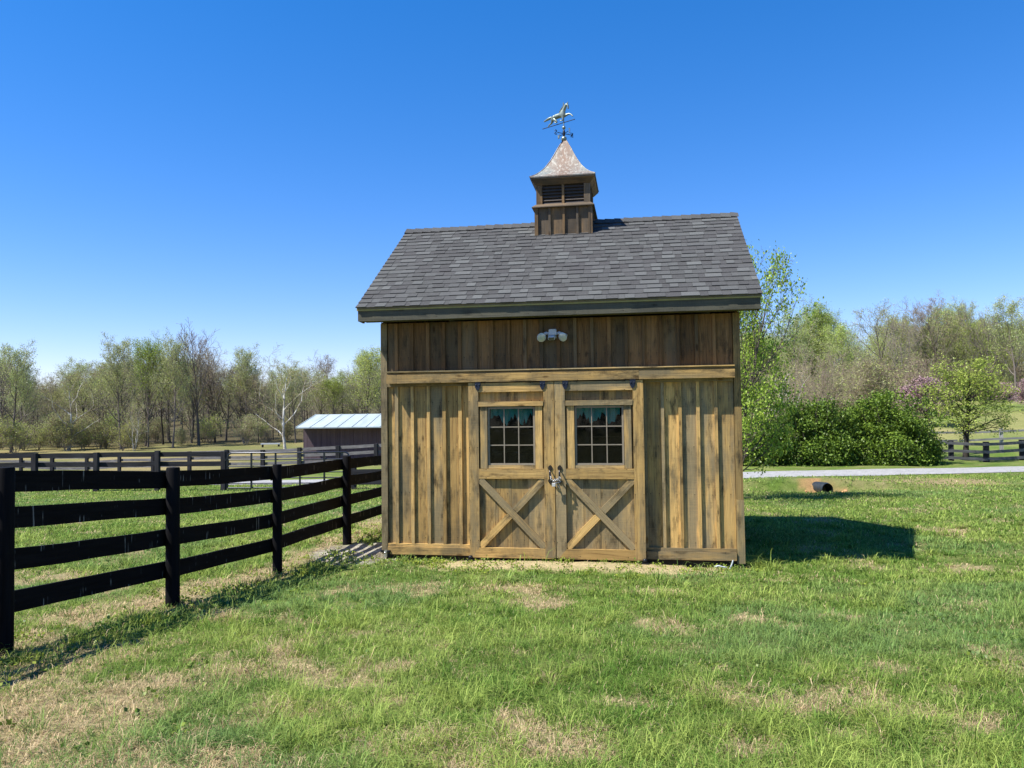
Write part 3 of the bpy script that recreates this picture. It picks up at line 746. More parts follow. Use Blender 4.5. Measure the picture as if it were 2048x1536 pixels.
for side in range(4):
    R_ = Matrix.Translation((CX, CY, 0)) @ Matrix.Rotation(side*math.pi/2, 4, 'Z')
    vs = []; 
    for h, z in prof: vs += [R_ @ Vector((-h, -h, z)), R_ @ Vector((h, -h, z))]
    mb.add(vs, [(2*i, 2*i+1, 2*i+3, 2*i+2) for i in range(len(prof)-1)], None, .5, 0, False)
for sx, sy in ((-1, -1), (1, -1), (1, 1), (-1, 1)):
    mb.tube([(CX+sx*h, CY+sy*h, z) for h, z in prof[1:]], .007, 6)
mb.build('cupola_roof', M_copper, cup)

# ---- weathervane on the cupola
wv = empty('weathervane', (CX-.01, CY, 5.90), 0, 'verdigris copper running horse weathervane on the cupola peak', 'weathervane')
def loc(*p): return p
mb = MB()
mb.tube([(0, 0, 0), (0, 0, .62)], .008, 8); mb.lathe([(.03, 0), (.022, .02), (.03, .03)], (0, 0, 0), 12)
mb.build('spindle', M_verdi, wv)
def ball(name, r, z):
    mb = MB(); mb.lathe([(max(1e-4, r*math.sin(math.pi*k/10)), -r*math.cos(math.pi*k/10)) for k in range(11)], (0, 0, z), 18); return mb.build(name, M_verdi, wv)
ball('globe', .043, .062); ball('globe', .027, .235)
mb = MB(); mb.lathe([(.012, .1), (.02, .12), (.02, .175), (.012, .2)], (0, 0, 0), 12)
an = rad(29+YAW); zc = .145
for ang in (0, math.pi/2, math.pi, -math.pi/2):
    d = Vector((math.cos(an+ang), math.sin(an+ang), 0)); mb.tube([d*.015+Vector((0, 0, zc)), d*.115+Vector((0, 0, zc))], .0055, 6)
mb.build('direction_arms', M_vdark, wv)
STROKES = {'N': [[(-.5, -1), (-.5, 1), (.5, -1), (.5, 1)]], 'S': [[(.6, .6), (.45, .92), (0, 1), (-.45, .92), (-.6, .55), (-.4, .15), (.4, -.15), (.6, -.55), (.45, -.92), (0, -1), (-.45, -.92), (-.6, -.6)]],
           'E': [[(.5, 1), (-.5, 1), (-.5, -1), (.5, -1)], [(-.5, 0), (.35, 0)]], 'W': [[(-.7, 1), (-.35, -1), (0, .5), (.35, -1), (.7, 1)]]}
def letter(ch, ang, m_):
    mb = MB(); d = Vector((math.cos(an+ang), math.sin(an+ang), 0)); c = d*.145+Vector((0, 0, zc))
    rd = Vector((math.cos(an), math.sin(an), 0))
    ax = -rd if ch in 'NS' else Vector((-math.sin(an), math.cos(an), 0))   # read from the far side
    for st in STROKES[ch]:
        for p, q in zip(st[:-1], st[1:]):
            P = c+ax*p[0]*.03+Vector((0, 0, p[1]*.032)); Q = c+ax*q[0]*.03+Vector((0, 0, q[1]*.032))
            mb.tube([P, Q], .0062, 6)
    if ch == 'N':
        for (a, b_) in ((-.5, 1), (-.5, -1), (.5, 1), (.5, -1)):
            P = c+ax*(a-.25)*.03+Vector((0, 0, b_*.032)); mb.tube([P, P+ax*.5*.03], .004, 6)
    return mb.build('letter', m_, wv)
letter('N', 0, M_vdark); letter('S', math.pi, M_vdark); letter('E', -math.pi/2, M_verdi); letter('W', math.pi/2, M_verdi)
ha = rad(-40+YAW); hd = Vector((math.cos(ha), math.sin(ha), 0)); hn = Vector((-hd.y, hd.x, 0))
def hp(zx, zy):     # sketch coordinates of the horse -> place on its own upright plane
    a = (zx/13.96-57.5)/106; b_ = ((800-zy)/13.96-a*31)/130; return a, b_
ZR = .315
def hw3(zx, zy, off=0.0):
    a, b_ = hp(zx, zy); return hd*a+hn*off+Vector((0, 0, ZR+b_))
mb = MB(); A, B = hw3(200, 1015), hw3(1095, 680); A.z = B.z = ZR; mb.tube([A, B], .006, 6); mb.lathe([(0, -.01), (.011, 0), (0, .01)], B, 8); mb.build('rod', M_vdark, wv)
def skin_obj(name, chains, m_, parent, flat=1.0, sub=2):
    bm = bmesh.new(); lay = bm.verts.layers.skin.verify(); cache = {}
    first = True
    for ch in chains:
        prev = None
        for p, r in ch:
            k = tuple(round(c, 5) for c in p)
            if k in cache: v = cache[k]
            else:
                v = bm.verts.new(p); v[lay].radius = (r, r); cache[k] = v
                if first: v[lay].use_root = True; first = False
            if prev is not None and prev is not v and bm.edges.get((prev, v)) is None: bm.edges.new((prev, v))
            prev = v
    me = bpy.data.meshes.new(name); bm.to_mesh(me); bm.free(); me.materials.append(m_)
    o = bpy.data.objects.new(name, me); COL.objects.link(o); o.parent = parent
    sk = o.modifiers.new('skin', 'SKIN'); sk.use_smooth_shade = True; sk.branch_smoothing = .4
    ss = o.modifiers.new('sub', 'SUBSURF'); ss.levels = sub; ss.render_levels = sub
    return o
H = lambda zx, zy, r, off=0.0: (hw3(zx, zy, off), r)
bodyA, bodyB, bodyC = H(500, 655, .044), H(640, 625, .041), H(775, 570, .048)
chains = [[bodyB, bodyC, H(800, 470, .036), H(845, 360, .027), H(885, 290, .022), H(925, 330, .017), H(935, 425, .011)],
          [bodyB, bodyA, H(455, 655, .02), H(360, 700, .022), H(240, 775, .009)],
          [bodyC, H(845, 595, .023, .012), H(940, 545, .014, .014), H(1000, 575, .010, .014), H(1045, 625, .009, .014)],
          [bodyC, H(790, 665, .018, -.016), H(805, 730, .012, -.018), H(765, 755, .009, -.018), H(715, 745, .009, -.018)],
          [bodyA, H(470, 740, .026, .014), H(440, 815, .014, .016), H(375, 855, .011, .016), H(335, 935, .008, .016)],
          [bodyA, H(570, 730, .024, -.014), H(640, 790, .013, -.018), H(600, 815, .009, -.018), H(560, 790, .008, -.018)]]
skin_obj('horse', chains, M_verdi, wv)
mb = MB(); 
for off in (-.008, .008):
    p = hw3(905, 280, off); mb.tube([p, hw3(930, 215, off)], [.008, .001], 6)
for k in range(8):
    t = k/7; p = hw3(870-170*t, 280+200*t+(-30)*math.sin(t*3.1), 0); mb.tube([p, p+(-hd)*.012+Vector((0, 0, -.035))], [.014, .003], 5)
mb.build('mane', M_verdi, wv)

# ---- security light
sl = empty('security_light', (2.243, -.022, 2.80), 0, 'aged white twin head floodlight with motion sensor under the eave', 'floodlight')
mb = MB(); mb.prism([(-.05, -.004, .05), (-.065, -.004, -.01), (-.05, -.004, -.05), (.05, -.004, -.05), (.065, -.004, -.01), (.05, -.004, .05)], (0, -.022, 0))
mb.prism([(-.045, -.0265, .062), (-.055, -.0265, -.01), (.055, -.0265, -.01), (.045, -.0265, .062)], (0, -.045, 0)); mb.build('mount', M_whiteplastic, sl, .004)
mb = MB(); Mx = Matrix.Translation((-.01, -.075, -.035)) @ Matrix.Rotation(rad(25), 4, 'X'); mb.box(-.042, .042, -.05, .04, -.03, .018, 'x', M=Mx); mb.build('motion_sensor', M_whiteplastic, sl, .008)
mb = MB(); mb.box(-.036, .036, -.0535, -.0505, -.024, .010, 'x', M=Mx); mb.build('sensor_lens', simple('smoked lens', (.09, .085, .06), .2), sl)
for sx in (-1, 1):
    hd_ = empty('lamp_head', (0, 0, 0), parent=sl)
    mb = MB(); mb.tube([(sx*.05, -.035, .01), (sx*.08, -.04, .015), (sx*.105, -.05, .008)], [.016, .02, .018], 10)
    R_ = Matrix.Rotation(rad(sx*-22), 4, 'Z') @ Matrix.Rotation(rad(18), 4, 'X')
    c = Vector((sx*.148, -.075, -.03))
    mb.lathe([(0, .06), (.02, .058), (.026, .02), (.05, -.03), (.058, -.045), (.052, -.047)], c, 20, 'y', M=R_)
    mb.build('housing', M_whiteplastic, hd_)
    mb = MB(); mb.lathe([(.0515, -.0465), (.035, -.054), (.0001, -.058)], c, 20, 'y', M=R_); mb.build('lens', M_lens, hd_)

# ---- chain and padlock
def link(mb, c, d, r=.011, w=.0028, tw=0):
    d = Vector(d).normalized(); s_ = d.orthogonal().normalized(); s_ = Matrix.Rotation(tw, 3, d) @ s_
    mb.tube([Vector(c)+d*math.cos(a)*r*1.35+s_*math.sin(a)*r*.75 for a in [2*math.pi*k/10 for k in range(10)]], w, 5, closed=True)
mb = MB()
path = [(2.206, -.212, 1.045), (2.215, -.216, 1.01), (2.235, -.214, .985), (2.262, -.214, .98), (2.285, -.216, .99), (2.305, -.214, 1.005), (2.318, -.218, 1.03), (2.330, -.214, 1.01), (2.33, -.2, .98), (2.312, -.21, .965), (2.285, -.214, .96), (2.27, -.212, .945), (2.285, -.2, .925), (2.305, -.195, .91), (2.315, -.185, .885), (2.325, -.175, .865)]
P = [Vector(p) for p in path]; k = 0
for a, b_ in zip(P[:-1], P[1:]):
    n_ = max(1, int((b_-a).length/.019+.5))
    for j in range(n_): link(mb, a.lerp(b_, (j+.5)/n_), b_-a, tw=(k % 2)*math.pi/2+.4); k += 1
for a, b_ in ((Vector((2.215, -.215, 1.0)), Vector((2.21, -.2, 1.06))), (Vector((2.30, -.222, .995)), Vector((2.27, -.225, 1.0)))):
    for j in range(3): link(mb, a.lerp(b_, j/2), b_-a, tw=j*1.57)
tag(mb.build('chain', M_steel), 'steel chain looped through both door pulls with its end dangling', 'chain')
pl = empty('padlock', (2.247, -.215, .94), 0, 'small silvery padlock hanging from the door chain', 'padlock')
mb = MB(); mb.box(-.021, .021, -.009, .009, -.028, .014); mb.build('lock_body', M_zinc, pl, .003)
mb = MB(); mb.tube([(-.013, 0, .0145), (-.013, 0, .03), (-.009, 0, .041), (0, 0, .046), (.009, 0, .041), (.013, 0, .03), (.013, 0, .0145)], .0035, 6); mb.build('shackle', M_steel, pl)

# ---- torn curtains behind the glass
for x0, lab, sd in ((1.44, 'torn teal curtain behind the panes of the left door', 3), (2.53, 'torn teal curtain behind the panes of the right door', 9)):
    r_ = random.Random(sd); n_ = 26; vs = []; fs = []
    for k in range(n_+1):
        x = x0+.53*k/n_; y = -.06+.012*math.sin(k*1.3)+.006*math.sin(k*2.9)
        low = 1.77-.07*r_.random()-.06*math.sin(k*.55+sd)*(1 if k % 7 else .2)
        vs += [(x, y, 1.90), (x, y, low), (x, y+.004, 1.90), (x, y+.004, low)]
    for k in range(n_):
        a = 4*k; fs += [(a, a+4, a+5, a+1), (a+2, a+3, a+7, a+6), (a+1, a+5, a+7, a+3)]
    mb = MB(); mb.add(vs, fs[::1]); tag(mb.build('curtain', M_teal), lab, 'curtain')
# small white scraps and culvert
mb = MB(); mb.tube([(4.32, -.22, -.08), (4.345, -.23, -.02), (4.355, -.23, .02)], .009, 6); mb.tube([(4.14, -.25, -.06), (4.18, -.27, -.04), (4.22, -.25, -.055), (4.28, -.24, -.065)], .010, 6)
scrap = mb.build('pipe_scrap', M_whiteplastic); scrap.location.z = .04; tag(scrap, 'broken white plastic scrap lying at the right front corner of the shed', 'scrap')
# corrugated culvert pipe mouth
cX, cY = 8.38, 20.7; x, y = to_world(cX, cY); zc_ = float(gz_view(cX, cY))+.15
mb = MB(); dirv = Vector(to_world(7.9, 23.2)+(0,))-Vector(to_world(8.38, 20.7)+(0,)); dirv.z = 0; dirv.normalize()
pts = []; rs = []
for k in range(32): pts.append(Vector((x, y, zc_))+dirv*k*.035+Vector((0, 0, -k*.0012))); rs.append(.175+.010*(1 if (k//2) % 2 else -1))
mb.tube(pts, rs, 24, cap=False); rs2 = [r-.018 for r in rs]
mb2_ = MB(); mb.tube(pts, rs2, 24, cap=False)
tag(mb.build('culvert_pipe', simple('black ribbed plastic pipe', (.022, .026, .027), .4, var=.4, scale=10)), 'black corrugated drain pipe mouth in bare orange clay below the gravel road', 'drain pipe')
mbs = MB(); rr_ = random.Random(4)
for k in range(26):
    a = rr_.uniform(-2.4, 2.4); d = rr_.uniform(.28, .75); X, Y = cX+math.sin(a)*d, cY+.12-math.cos(a)*d*.5
    xx_, yy_ = to_world(X, Y); zz_ = float(gz_view(X, Y)); s_ = rr_.uniform(.025, .06)
    mbs.lathe([(1e-4, -s_*.5), (s_, -s_*.2), (s_*.8, s_*.4), (1e-4, s_*.6)], (xx_, yy_, zz_), 6)
tag(mbs.build('clay_clods', simple('orange clay', (.50, .26, .12), .95, var=.3)), 'orange clay clods round the drain pipe mouth', 'clods', kind='stuff')

# ------------------------------------------------------------------ fences
def fence(name, label, pts, h, boards, bw, mpost, mboard, group=None, round_post=True, pr=.058, side=1, lean=0.0, cat='fence', gap=None, tops=None):
    """pts: view-frame post points; boards: centre heights"""
    W_ = [to_world(*p) for p in pts]; Zg = [float(gz_view(*p)) for p in pts]
    root = empty(name, (W_[0][0], W_[0][1], Zg[0]), 0, label, cat, group)
    o0 = Vector((W_[0][0], W_[0][1], Zg[0])); rr = random.Random(len(pts)*13+int(h*100))
    P = [Vector((a[0], a[1], z))-o0 for a, z in zip(W_, Zg)]
    for i, p in enumerate(P):
        mb = MB(); hh = h+rr.uniform(-.02, .03); r = pr*rr.uniform(.92, 1.1); lx, ly = rr.uniform(-lean, lean), rr.uniform(-lean, lean)
        if round_post:
            n_ = 14; mb.tube([p+Vector((0, 0, -.3)), p+Vector((lx*.1, ly*.1, .05)), p+Vector((lx*.5, ly*.5, hh*.5)), p+Vector((lx, ly, hh-.012)), p+Vector((lx, ly, hh))], [r*1.05, r*1.03, r, r*.98, r*.9], n_)
        else:
            mb.box(p.x-r, p.x+r, p.y-r*.8, p.y+r*.8, p.z-.3, p.z+hh, 'z', jit=.006)
        mb.build('post', mpost, root)
    for i in range(len(P)-1):
        a, b_ = P[i], P[i+1]; d = b_-a; dh = Vector((d.x, d.y, 0)).normalized(); nrm = Vector((-dh.y, dh.x, 0))*side
        for j, hb in enumerate(boards):
            s0 = Vector((0, 0, hb+rr.uniform(-.012, .012))); s1 = Vector((0, 0, hb+rr.uniform(-.012, .012))); off = nrm*(pr+.004) if round_post else nrm*(pr*.8+.003)
            sag = rr.uniform(-.012, .006); mb = MB(); t = .022; nseg = 6; vs = []; bc = []
            for k in range(nseg+1):
                f = k/nseg; c = a.lerp(b_, f)+s0.lerp(s1, f)+off+Vector((0, 0, sag*math.sin(math.pi*f)))
                ew = rr.uniform(-.003, .003)
                for (q, w) in ((0, -bw/2+ew), (t, -bw/2+ew), (t, bw/2+ew), (0, bw/2+ew)):
                    vs.append(c+nrm*q+Vector((0, 0, w))); bc.append((w, f*d.length, q))
            fs = []
            for k in range(nseg):
                for q in range(4):
                    e = (k*4+q, k*4+(q+1) % 4, (k+1)*4+(q+1) % 4, (k+1)*4+q); fs.append(e if side < 0 else e[::-1])
            fs += [(0, 1, 2, 3), (nseg*4+3, nseg*4+2, nseg*4+1, nseg*4)]
            mb.add(vs, fs, bc); mb.build('board', mboard, root)
    return root
fence('board_fence', 'black four board fence with round posts running along the left of the lawn', FEN, 1.255, [1.155, .895, .615, .33], .15, M_fpost, M_fblack, side=1)
Yg = 23.9
def vx(u, Y): return (u-1024)/F*Y
fence('board_fence', 'dark paddock fence beside the metal gate, running left to the photo edge', [(vx(u, Yg+ (447-u)*.001), Yg+(447-u)*.001) for u in (447, 315, 193, 70, -58, -190)], 1.22, [1.12, .83, .55, .26], .15, M_fgrey, M_fgrey, pr=.075, round_post=False, side=-1)
fence('board_fence', 'dark board fence between the metal gate and the shed', [(vx(706, 23.4), 23.4), (vx(845, 23.2), 23.2), (vx(985, 23.0), 23.0)], .92, [.80, .53, .22], .14, M_fgrey, M_fgrey, pr=.075, round_post=False, side=-1)
fence('board_fence', 'grey weathered rail fence across the hollow in front of the purple barn', [(vx(u, Y), Y) for u, Y in ((900, 42), (826, 42.5), (751, 43), (675, 43.8), (598, 44.6), (525, 45.6), (453, 46.8), (379, 48), (306, 49.2), (239, 50.4), (174, 51.6), (105, 52.8), (43, 54), (-20, 55.2), (-90, 56.4))], 1.22, [1.12, .76, .38], .17, M_fgrey, M_fold, pr=.10, round_post=False, side=-1, lean=.03)
fence('board_fence', 'dark grey three rail fence right of the big green shrubs', [(vx(u, 35), 35) for u in (1760, 1828, 1898, 1968, 2040, 2115, 2190)], .90, [.80, .46, .14], .13, M_fgrey, M_fold, pr=.10, round_post=False, side=-1, lean=.03)
fence('rail_fence', 'pale silvery rail fence behind the dark rails at the right', [(vx(u, 38.5), 38.5) for u in (1790, 1860, 1928, 1999, 2075, 2150)], 1.2, [1.08, .70], .10, M_fpale, M_fpale, pr=.07, round_post=False, side=-1, lean=.08)
# metal gate
gx0, gx1 = vx(455, 23.8), vx(697, 23.6); g0 = Vector(to_world(gx0, 23.8)+(0,)); g1 = Vector(to_world(gx1, 23.6)+(0,)); gzv = float(gz_view(gx0, 23.8))
gate = empty('field_gate', (g0.x, g0.y, gzv), math.atan2(g1.y-g0.y, g1.x-g0.x), 'dark tubular metal field gate between the paddock fences', 'gate')
GL = (g1-g0).length
M_gate = simple('dark painted tube', (.03, .032, .04), .3, .6, .7)
mb = MB(); hh = 1.15; r = .12
mb.tube([(0, 0, .08), (0, 0, hh-r), (.035, 0, hh-.04), (r, 0, hh), (GL-r, 0, hh), (GL-.035, 0, hh-.04), (GL, 0, hh-r), (GL, 0, .08)], .026, 8); mb.tube([(0, 0, .08), (GL, 0, .08)], .024, 8); mb.build('gate_frame', M_gate, gate)
for z in (.22, .38, .55, .74, .94): mb = MB(); mb.tube([(0.0, 0, z), (GL, 0, z)], .017, 8); mb.build('rail', M_gate, gate)
for k in (1, 2, 3, 4): mb = MB(); mb.box(GL*k/5-.03, GL*k/5+.03, -.031, -.019, .08, hh-.02); mb.build('upright', M_gate, gate)
mb = MB(); mb.box(-.08, -.02, -.03, .03, .3, .36); mb.box(-.08, -.02, -.03, .03, .92, .98); mb.build('hinge', M_iron, gate)

# ------------------------------------------------------------------ purple brown barn
def barn():
    Y = 50; x, y, z = at(606, Y); rz = rad(YAW-4)
    b0 = empty('barn', (x, y, z), rz, 'long purple brown barn with pale green metal roof beyond the paddock', 'barn')
    Lb, Db, Hb, ov = 15.0, 7.0, 2.55, 1.1
    m, n, out = mat('purple brown siding'); b = NB(n); co = b.node('ShaderNodeTexCoord').outputs['Object']
    wv_ = b.noise(b.vmul(co, (9, 9, .2)), 1.0, 3); f = b.noise(co, 1.2, 4)
    c = b.mix(b.mr(wv_, .3, .7), (.065, .045, .055), (.105, .075, .085)); c = b.mix(b.mr(f, .4, .7, 0, .4), c, (.12, .095, .10)); b.bsdf(c, .85, out, b.bump(wv_, .4, .03), spec=.2)
    mb = MB(); k = 0; xx = 0
    while xx < Lb: mb.box(xx+.004, xx+.296, 0, .03+.006*(k % 2), -.4, Hb, mat=0); xx += .3; k += 1
    mb.box(0, .04, .04, Db, -.4, Hb); mb.box(Lb-.04, Lb, .04, Db, -.4, Hb); mb.box(0, Lb, Db, Db+.03, -.4, Hb+.3)
    mb.prism([(0, .04, Hb), (0, Db, Hb), (0, Db/2-.6, Hb+.57)], (.04, 0, 0)); mb.prism([(Lb-.04, .04, Hb), (Lb-.04, Db, Hb), (Lb-.04, Db/2-.6, Hb+.57)], (.04, 0, 0))
    mb.build('wall', m, b0)
    m2, n2, out2 = mat('pale green metal roofing'); b = NB(n2); co = b.node('ShaderNodeTexCoord').outputs['Object']
    f = b.noise(b.vmul(co, (3, .4, 1)), 1.0, 3); c = b.mix(b.mr(f, .35, .65), (.27, .32, .325), (.35, .405, .41)); b.bsdf(c, .6, out2, spec=.3)
    mb = MB(); ye, yr = -ov, Db/2-.6; ze, zr = Hb-.18, Hb+.62
    def slab(y0, z0, y1, z1): mb.prism([(-.12, y0, z0), (-.12, y1, z1), (-.12, y1, z1+.07), (-.12, y0, z0+.07)] if y1 > y0 else [(-.12, y0, z0+.07), (-.12, y1, z1+.07), (-.12, y1, z1), (-.12, y0, z0)], (Lb+.24, 0, 0))
    slab(ye, ze, yr, zr); slab(Db+.6, Hb-.45, yr+.001, zr)
    q = -.12
    while q < Lb+.1:
        mb.prism([(q, ye, ze+.072), (q, yr, zr+.072), (q, yr, zr+.10), (q, ye, ze+.10)], (.04, 0, 0)); q += .9
    mb.build('roof', m2, b0)
barn()
# low white slab in the left meadow
x, y, z = at(541, 78); z = top_z(541, 886, 78)-.45
ws = empty('jump_plank', (x, y, float(z)), rad(YAW+3), 'low white plank on short legs standing in the left meadow', 'plank')
mb = MB(); mb.box(-.95, .95, -.2, .2, .32, .45, 'x'); mb.build('plank', M_zinc, ws)
for s_ in (-.8, .8): mb = MB(); mb.box(s_-.06, s_+.06, -.15, .15, -.35, .319); mb.build('leg', M_skid, ws)

# ------------------------------------------------------------------ trees
class TB:      # collects tapered tubes and leaf quads as numpy arrays
    def __init__(s): s.V = []; s.Fc = []; s.n = 0; s.R = []; s.mi = []
    def tube(s, P, r, k):
        m = len(P); d = np.empty_like(P); d[1:-1] = P[2:]-P[:-2] if m > 2 else 0; d[0] = P[1]-P[0]; d[-1] = P[-1]-P[-2]
        d /= np.linalg.norm(d, axis=1)[:, None]+1e-9
        ref = np.array([0, 0, 1.]) if abs(d[0, 2]) < .8 else np.array([1., 0, 0])
        a = np.cross(d, ref); a /= np.linalg.norm(a, axis=1)[:, None]+1e-9; b = np.cross(d, a)
        t = np.arange(k)*2*np.pi/k
        V = P[:, None]+r[:, None, None]*(a[:, None]*np.cos(t)[None, :, None]+b[:, None]*np.sin(t)[None, :, None])
        i = np.arange(m*k).reshape(m, k)+s.n; j = np.roll(i, -1, axis=1)
        s.V.append(V.reshape(-1, 3)); s.Fc.append(np.stack([i[:-1], j[:-1], j[1:], i[1:]], -1).reshape(-1, 4)); s.n += m*k
        s.R.append(np.full(m*k, .5)); s.mi.append(np.zeros((m-1)*k, int))
    def leaves(s, P, size, rng, mi=1, up=0.0, droop=0.0, rv=None, aspect=.6):
        n = len(P)
        if not n: return
        a = rng.normal(size=(n, 3)); a[:, 2] -= droop; a /= np.linalg.norm(a, axis=1)[:, None]
        q = rng.normal(size=(n, 3)); q[:, 2] += up; b = q-a*(q*a).sum(1)[:, None]; b /= np.linalg.norm(b, axis=1)[:, None]+1e-9
        c = np.cross(a, b); sz = size*rng.uniform(.6, 1.35, n)[:, None]
        # pointed quad: base, side, tip, side
        V = np.stack([P, P+a*sz*.5+c*sz*aspect*.5, P+a*sz, P+a*sz*.5-c*sz*aspect*.5], 1)
        s.V.append(V.reshape(-1, 3)); s.Fc.append((np.arange(4*n)+s.n).reshape(n, 4)); s.n += 4*n
        r = rng.uniform(0, 1, n) if rv is None else rv
        s.R.append(np.repeat(r, 4)); s.mi.append(np.full(n, mi))
    def arrays(s): return np.concatenate(s.V), np.concatenate(s.Fc), np.concatenate(s.R), np.concatenate(s.mi)
    def mesh(s, name, mats, k=1.0):
        V, Fc, R_, mi = s.arrays()
        return np_mesh(name, V*k, Fc.ravel(), np.full(len(Fc), 4), mats, {'rnd': ('FLOAT', R_)}, smooth=(mi == 0), matidx=mi)
def unit(v): return v/(np.linalg.norm(v)+1e-9)
def rotv(v, ax, a):
    ax = unit(ax); return v*math.cos(a)+np.cross(ax, v)*math.sin(a)+ax*np.dot(ax, v)*(1-math.cos(a))
def gen_tree(seed, H=12., r0=.16, lvl=4, n=(11, 7, 6, 4), ang=(38, 42, 45, 48), ratio=(.46, .5, .5, .55), start=.3, trop=(.12, .10, .05, .0), wob=.11, crown=lambda t: 1.0,
             leaf=0, lsize=.12, lclump=.22, trunk_end=1.0, stems=1, lean=.03, rmin=.0155, low_leaf=1.0, split=2, leafdroop=0., aspect=.6):
    rng = np.random.default_rng(seed); T, C = TB(), TB(); tips = []
    def grow(p, d, Ln, r, lv, az0):
        segs = (9, 7, 5, 4, 3)[min(lv, 4)]; P = [p]; q = d.copy(); st = Ln/segs
        for i in range(segs):
            q = unit(q+rng.normal(size=3)*wob*(1 if lv else .35)+np.array([0, 0, 1.])*trop[min(lv, 3)]*(1 if lv else .2)); P.append(P[-1]+q*st)
        P = np.array(P); f = np.linspace(0, 1, segs+1); rr = np.maximum(r*(1-f*(.86 if lv else .80)), rmin*.7)
        if lv == 0: rr[0] *= 1.35
        (T if lv < split else C).tube(P, rr, (7, 5, 4, 3, 3)[min(lv, 4)])
        if lv >= 2: tips.append((P[1:], lv))
        if lv+1 >= lvl: return
        k = n[lv]; s0 = start if lv == 0 else .22; az = az0
        for i in range(k):
            t = s0+(trunk_end-s0)*(i+rng.uniform(.2, .9))/k; x = t*segs; j = min(int(x), segs-1); c = P[j]+(P[j+1]-P[j])*(x-j)
            dd = unit(P[j+1]-P[j]); az += 2.4+rng.normal()*.3; ax = rotv(unit(np.cross(dd, np.array([.31, .95, .05]))), dd, az)
            a = rad(ang[lv]*rng.uniform(.75, 1.25))*(1 if lv else (1.15-.45*(t-s0)/(1-s0+1e-6)))
            if lv == 0: ln = Ln*ratio[0]*crown((t-s0)/(1-s0))*rng.uniform(.75, 1.15)
            else: ln = Ln*ratio[lv]*(1.1-.55*t)*rng.uniform(.7, 1.2)
            rl = max(rr[j]*(.62 if lv == 0 else .6)*rng.uniform(.8, 1.1), rmin)
            grow(c, rotv(dd, ax, a), ln, rl, lv+1, rng.uniform(0, 6.3))
    for s_ in range(stems):
        a = rng.uniform(0, 6.3); l = lean if stems == 1 else lean*rng.uniform(.6, 1.3)
        grow(np.array([math.cos(a), math.sin(a), 0])*(.0 if stems == 1 else r0*1.5)+np.array([0, 0, -.25]), unit(np.array([math.cos(a)*l, math.sin(a)*l, 1.])), H*.86*(1 if s_ == 0 else rng.uniform(.7, .95)), r0*(1 if s_ == 0 else .7), 0, rng.uniform(0, 6.3))
    if leaf:
        P = np.concatenate([t[0] for t in tips]); z = P[:, 2]; zt = z.max()
        w = np.where(z > zt*.45, 1.0, low_leaf); pick = rng.choice(len(P), leaf, p=w/w.sum())
        C.leaves(P[pick]+rng.normal(size=(leaf, 3))*lclump*np.array([1, 1, .7]), lsize, rng, droop=leafdroop, aspect=aspect)
    V = np.concatenate([v for v in T.V+C.V]); s_ = H/V[:, 2].max()
    return T, C, s_
LM = {'pale': leaf_mat('pale spring leaf', (.27, .31, .10), (.44, .47, .19)), 'bright': leaf_mat('bright spring leaf', (.21, .33, .04), (.37, .48, .09)),
      'olive': leaf_mat('olive spring leaf', (.28, .33, .07), (.47, .51, .14)), 'rust': leaf_mat('rusty bud', (.30, .23, .12), (.42, .36, .19)),
      'pink': leaf_mat('pink blossom', (.42, .24, .26), (.56, .40, .40), .3, .01), 'pine': leaf_mat('dark needles', (.025, .045, .02), (.06, .085, .035)),
      'lime': leaf_mat('lime leaf', (.27, .36, .05), (.44, .53, .11), .4, .01, .05), 'bush': leaf_mat('glossy green leaf', (.040, .085, .012), (.20, .30, .035), .22, .012, .08),
      'leafy': leaf_mat('fresh leaf', (.17, .27, .03), (.39, .48, .07), .4, .01, .05)}
vase = lambda t: .55+1.0*math.sin(math.pi*min(1, .25+.7*t))-.25*t
rnd_ = lambda t: .7+.5*math.sin(math.pi*(.15+.75*t))-.35*t
col_ = lambda t: .75-.35*t
PROTO = {}
def proto(key, bark, leafkey, twigmat=None, **kw):
    T, C, s_ = gen_tree(**kw)
    PROTO[key] = (T.mesh('trunk', [bark], s_), C.mesh('crown', [twigmat or bark, LM[leafkey]], s_), kw.get('H', 12.))
proto('bare', B_grey, 'rust', B_twig, seed=1, r0=.17, n=(13, 8, 7, 5), crown=vase, start=.28, ang=(36, 34, 38, 40), trop=(.1, .16, .12, .05), leaf=400, lsize=.08, rmin=.021)
proto('bare2', B_brown, 'pale', B_twig, seed=2, r0=.15, n=(12, 8, 7, 5), crown=rnd_, start=.35, ang=(42, 38, 40, 40), leaf=3800, lsize=.11)
proto('tulip', B_grey, 'bright', B_twig, seed=3, r0=.15, n=(15, 8, 6, 4), crown=vase, start=.3, ang=(38, 38, 42, 44), trop=(.1, .18, .12, .05), leaf=14000, lsize=.12, lclump=.24, low_leaf=.6)
proto('tulip2', B_grey, 'pale', B_twig, seed=4, r0=.15, n=(15, 8, 6, 4), crown=rnd_, start=.32, ang=(40, 38, 42, 44), trop=(.1, .16, .1, .05), leaf=11000, lsize=.12, lclump=.22, low_leaf=.5)
proto('olive', B_brown, 'olive', B_twig, seed=5, r0=.15, n=(14, 8, 6, 4), crown=rnd_, start=.22, leaf=13000, lsize=.12, lclump=.3)
proto('olive2', B_grey, 'olive', B_twig, seed=6, r0=.14, n=(13, 8, 7, 4), crown=vase, start=.3, leaf=8000, lsize=.10, lclump=.2)
proto('rust', B_brown, 'rust', B_twig, seed=7, r0=.15, n=(14, 8, 7, 4), crown=vase, start=.3, leaf=5000, lsize=.11, lclump=.2)
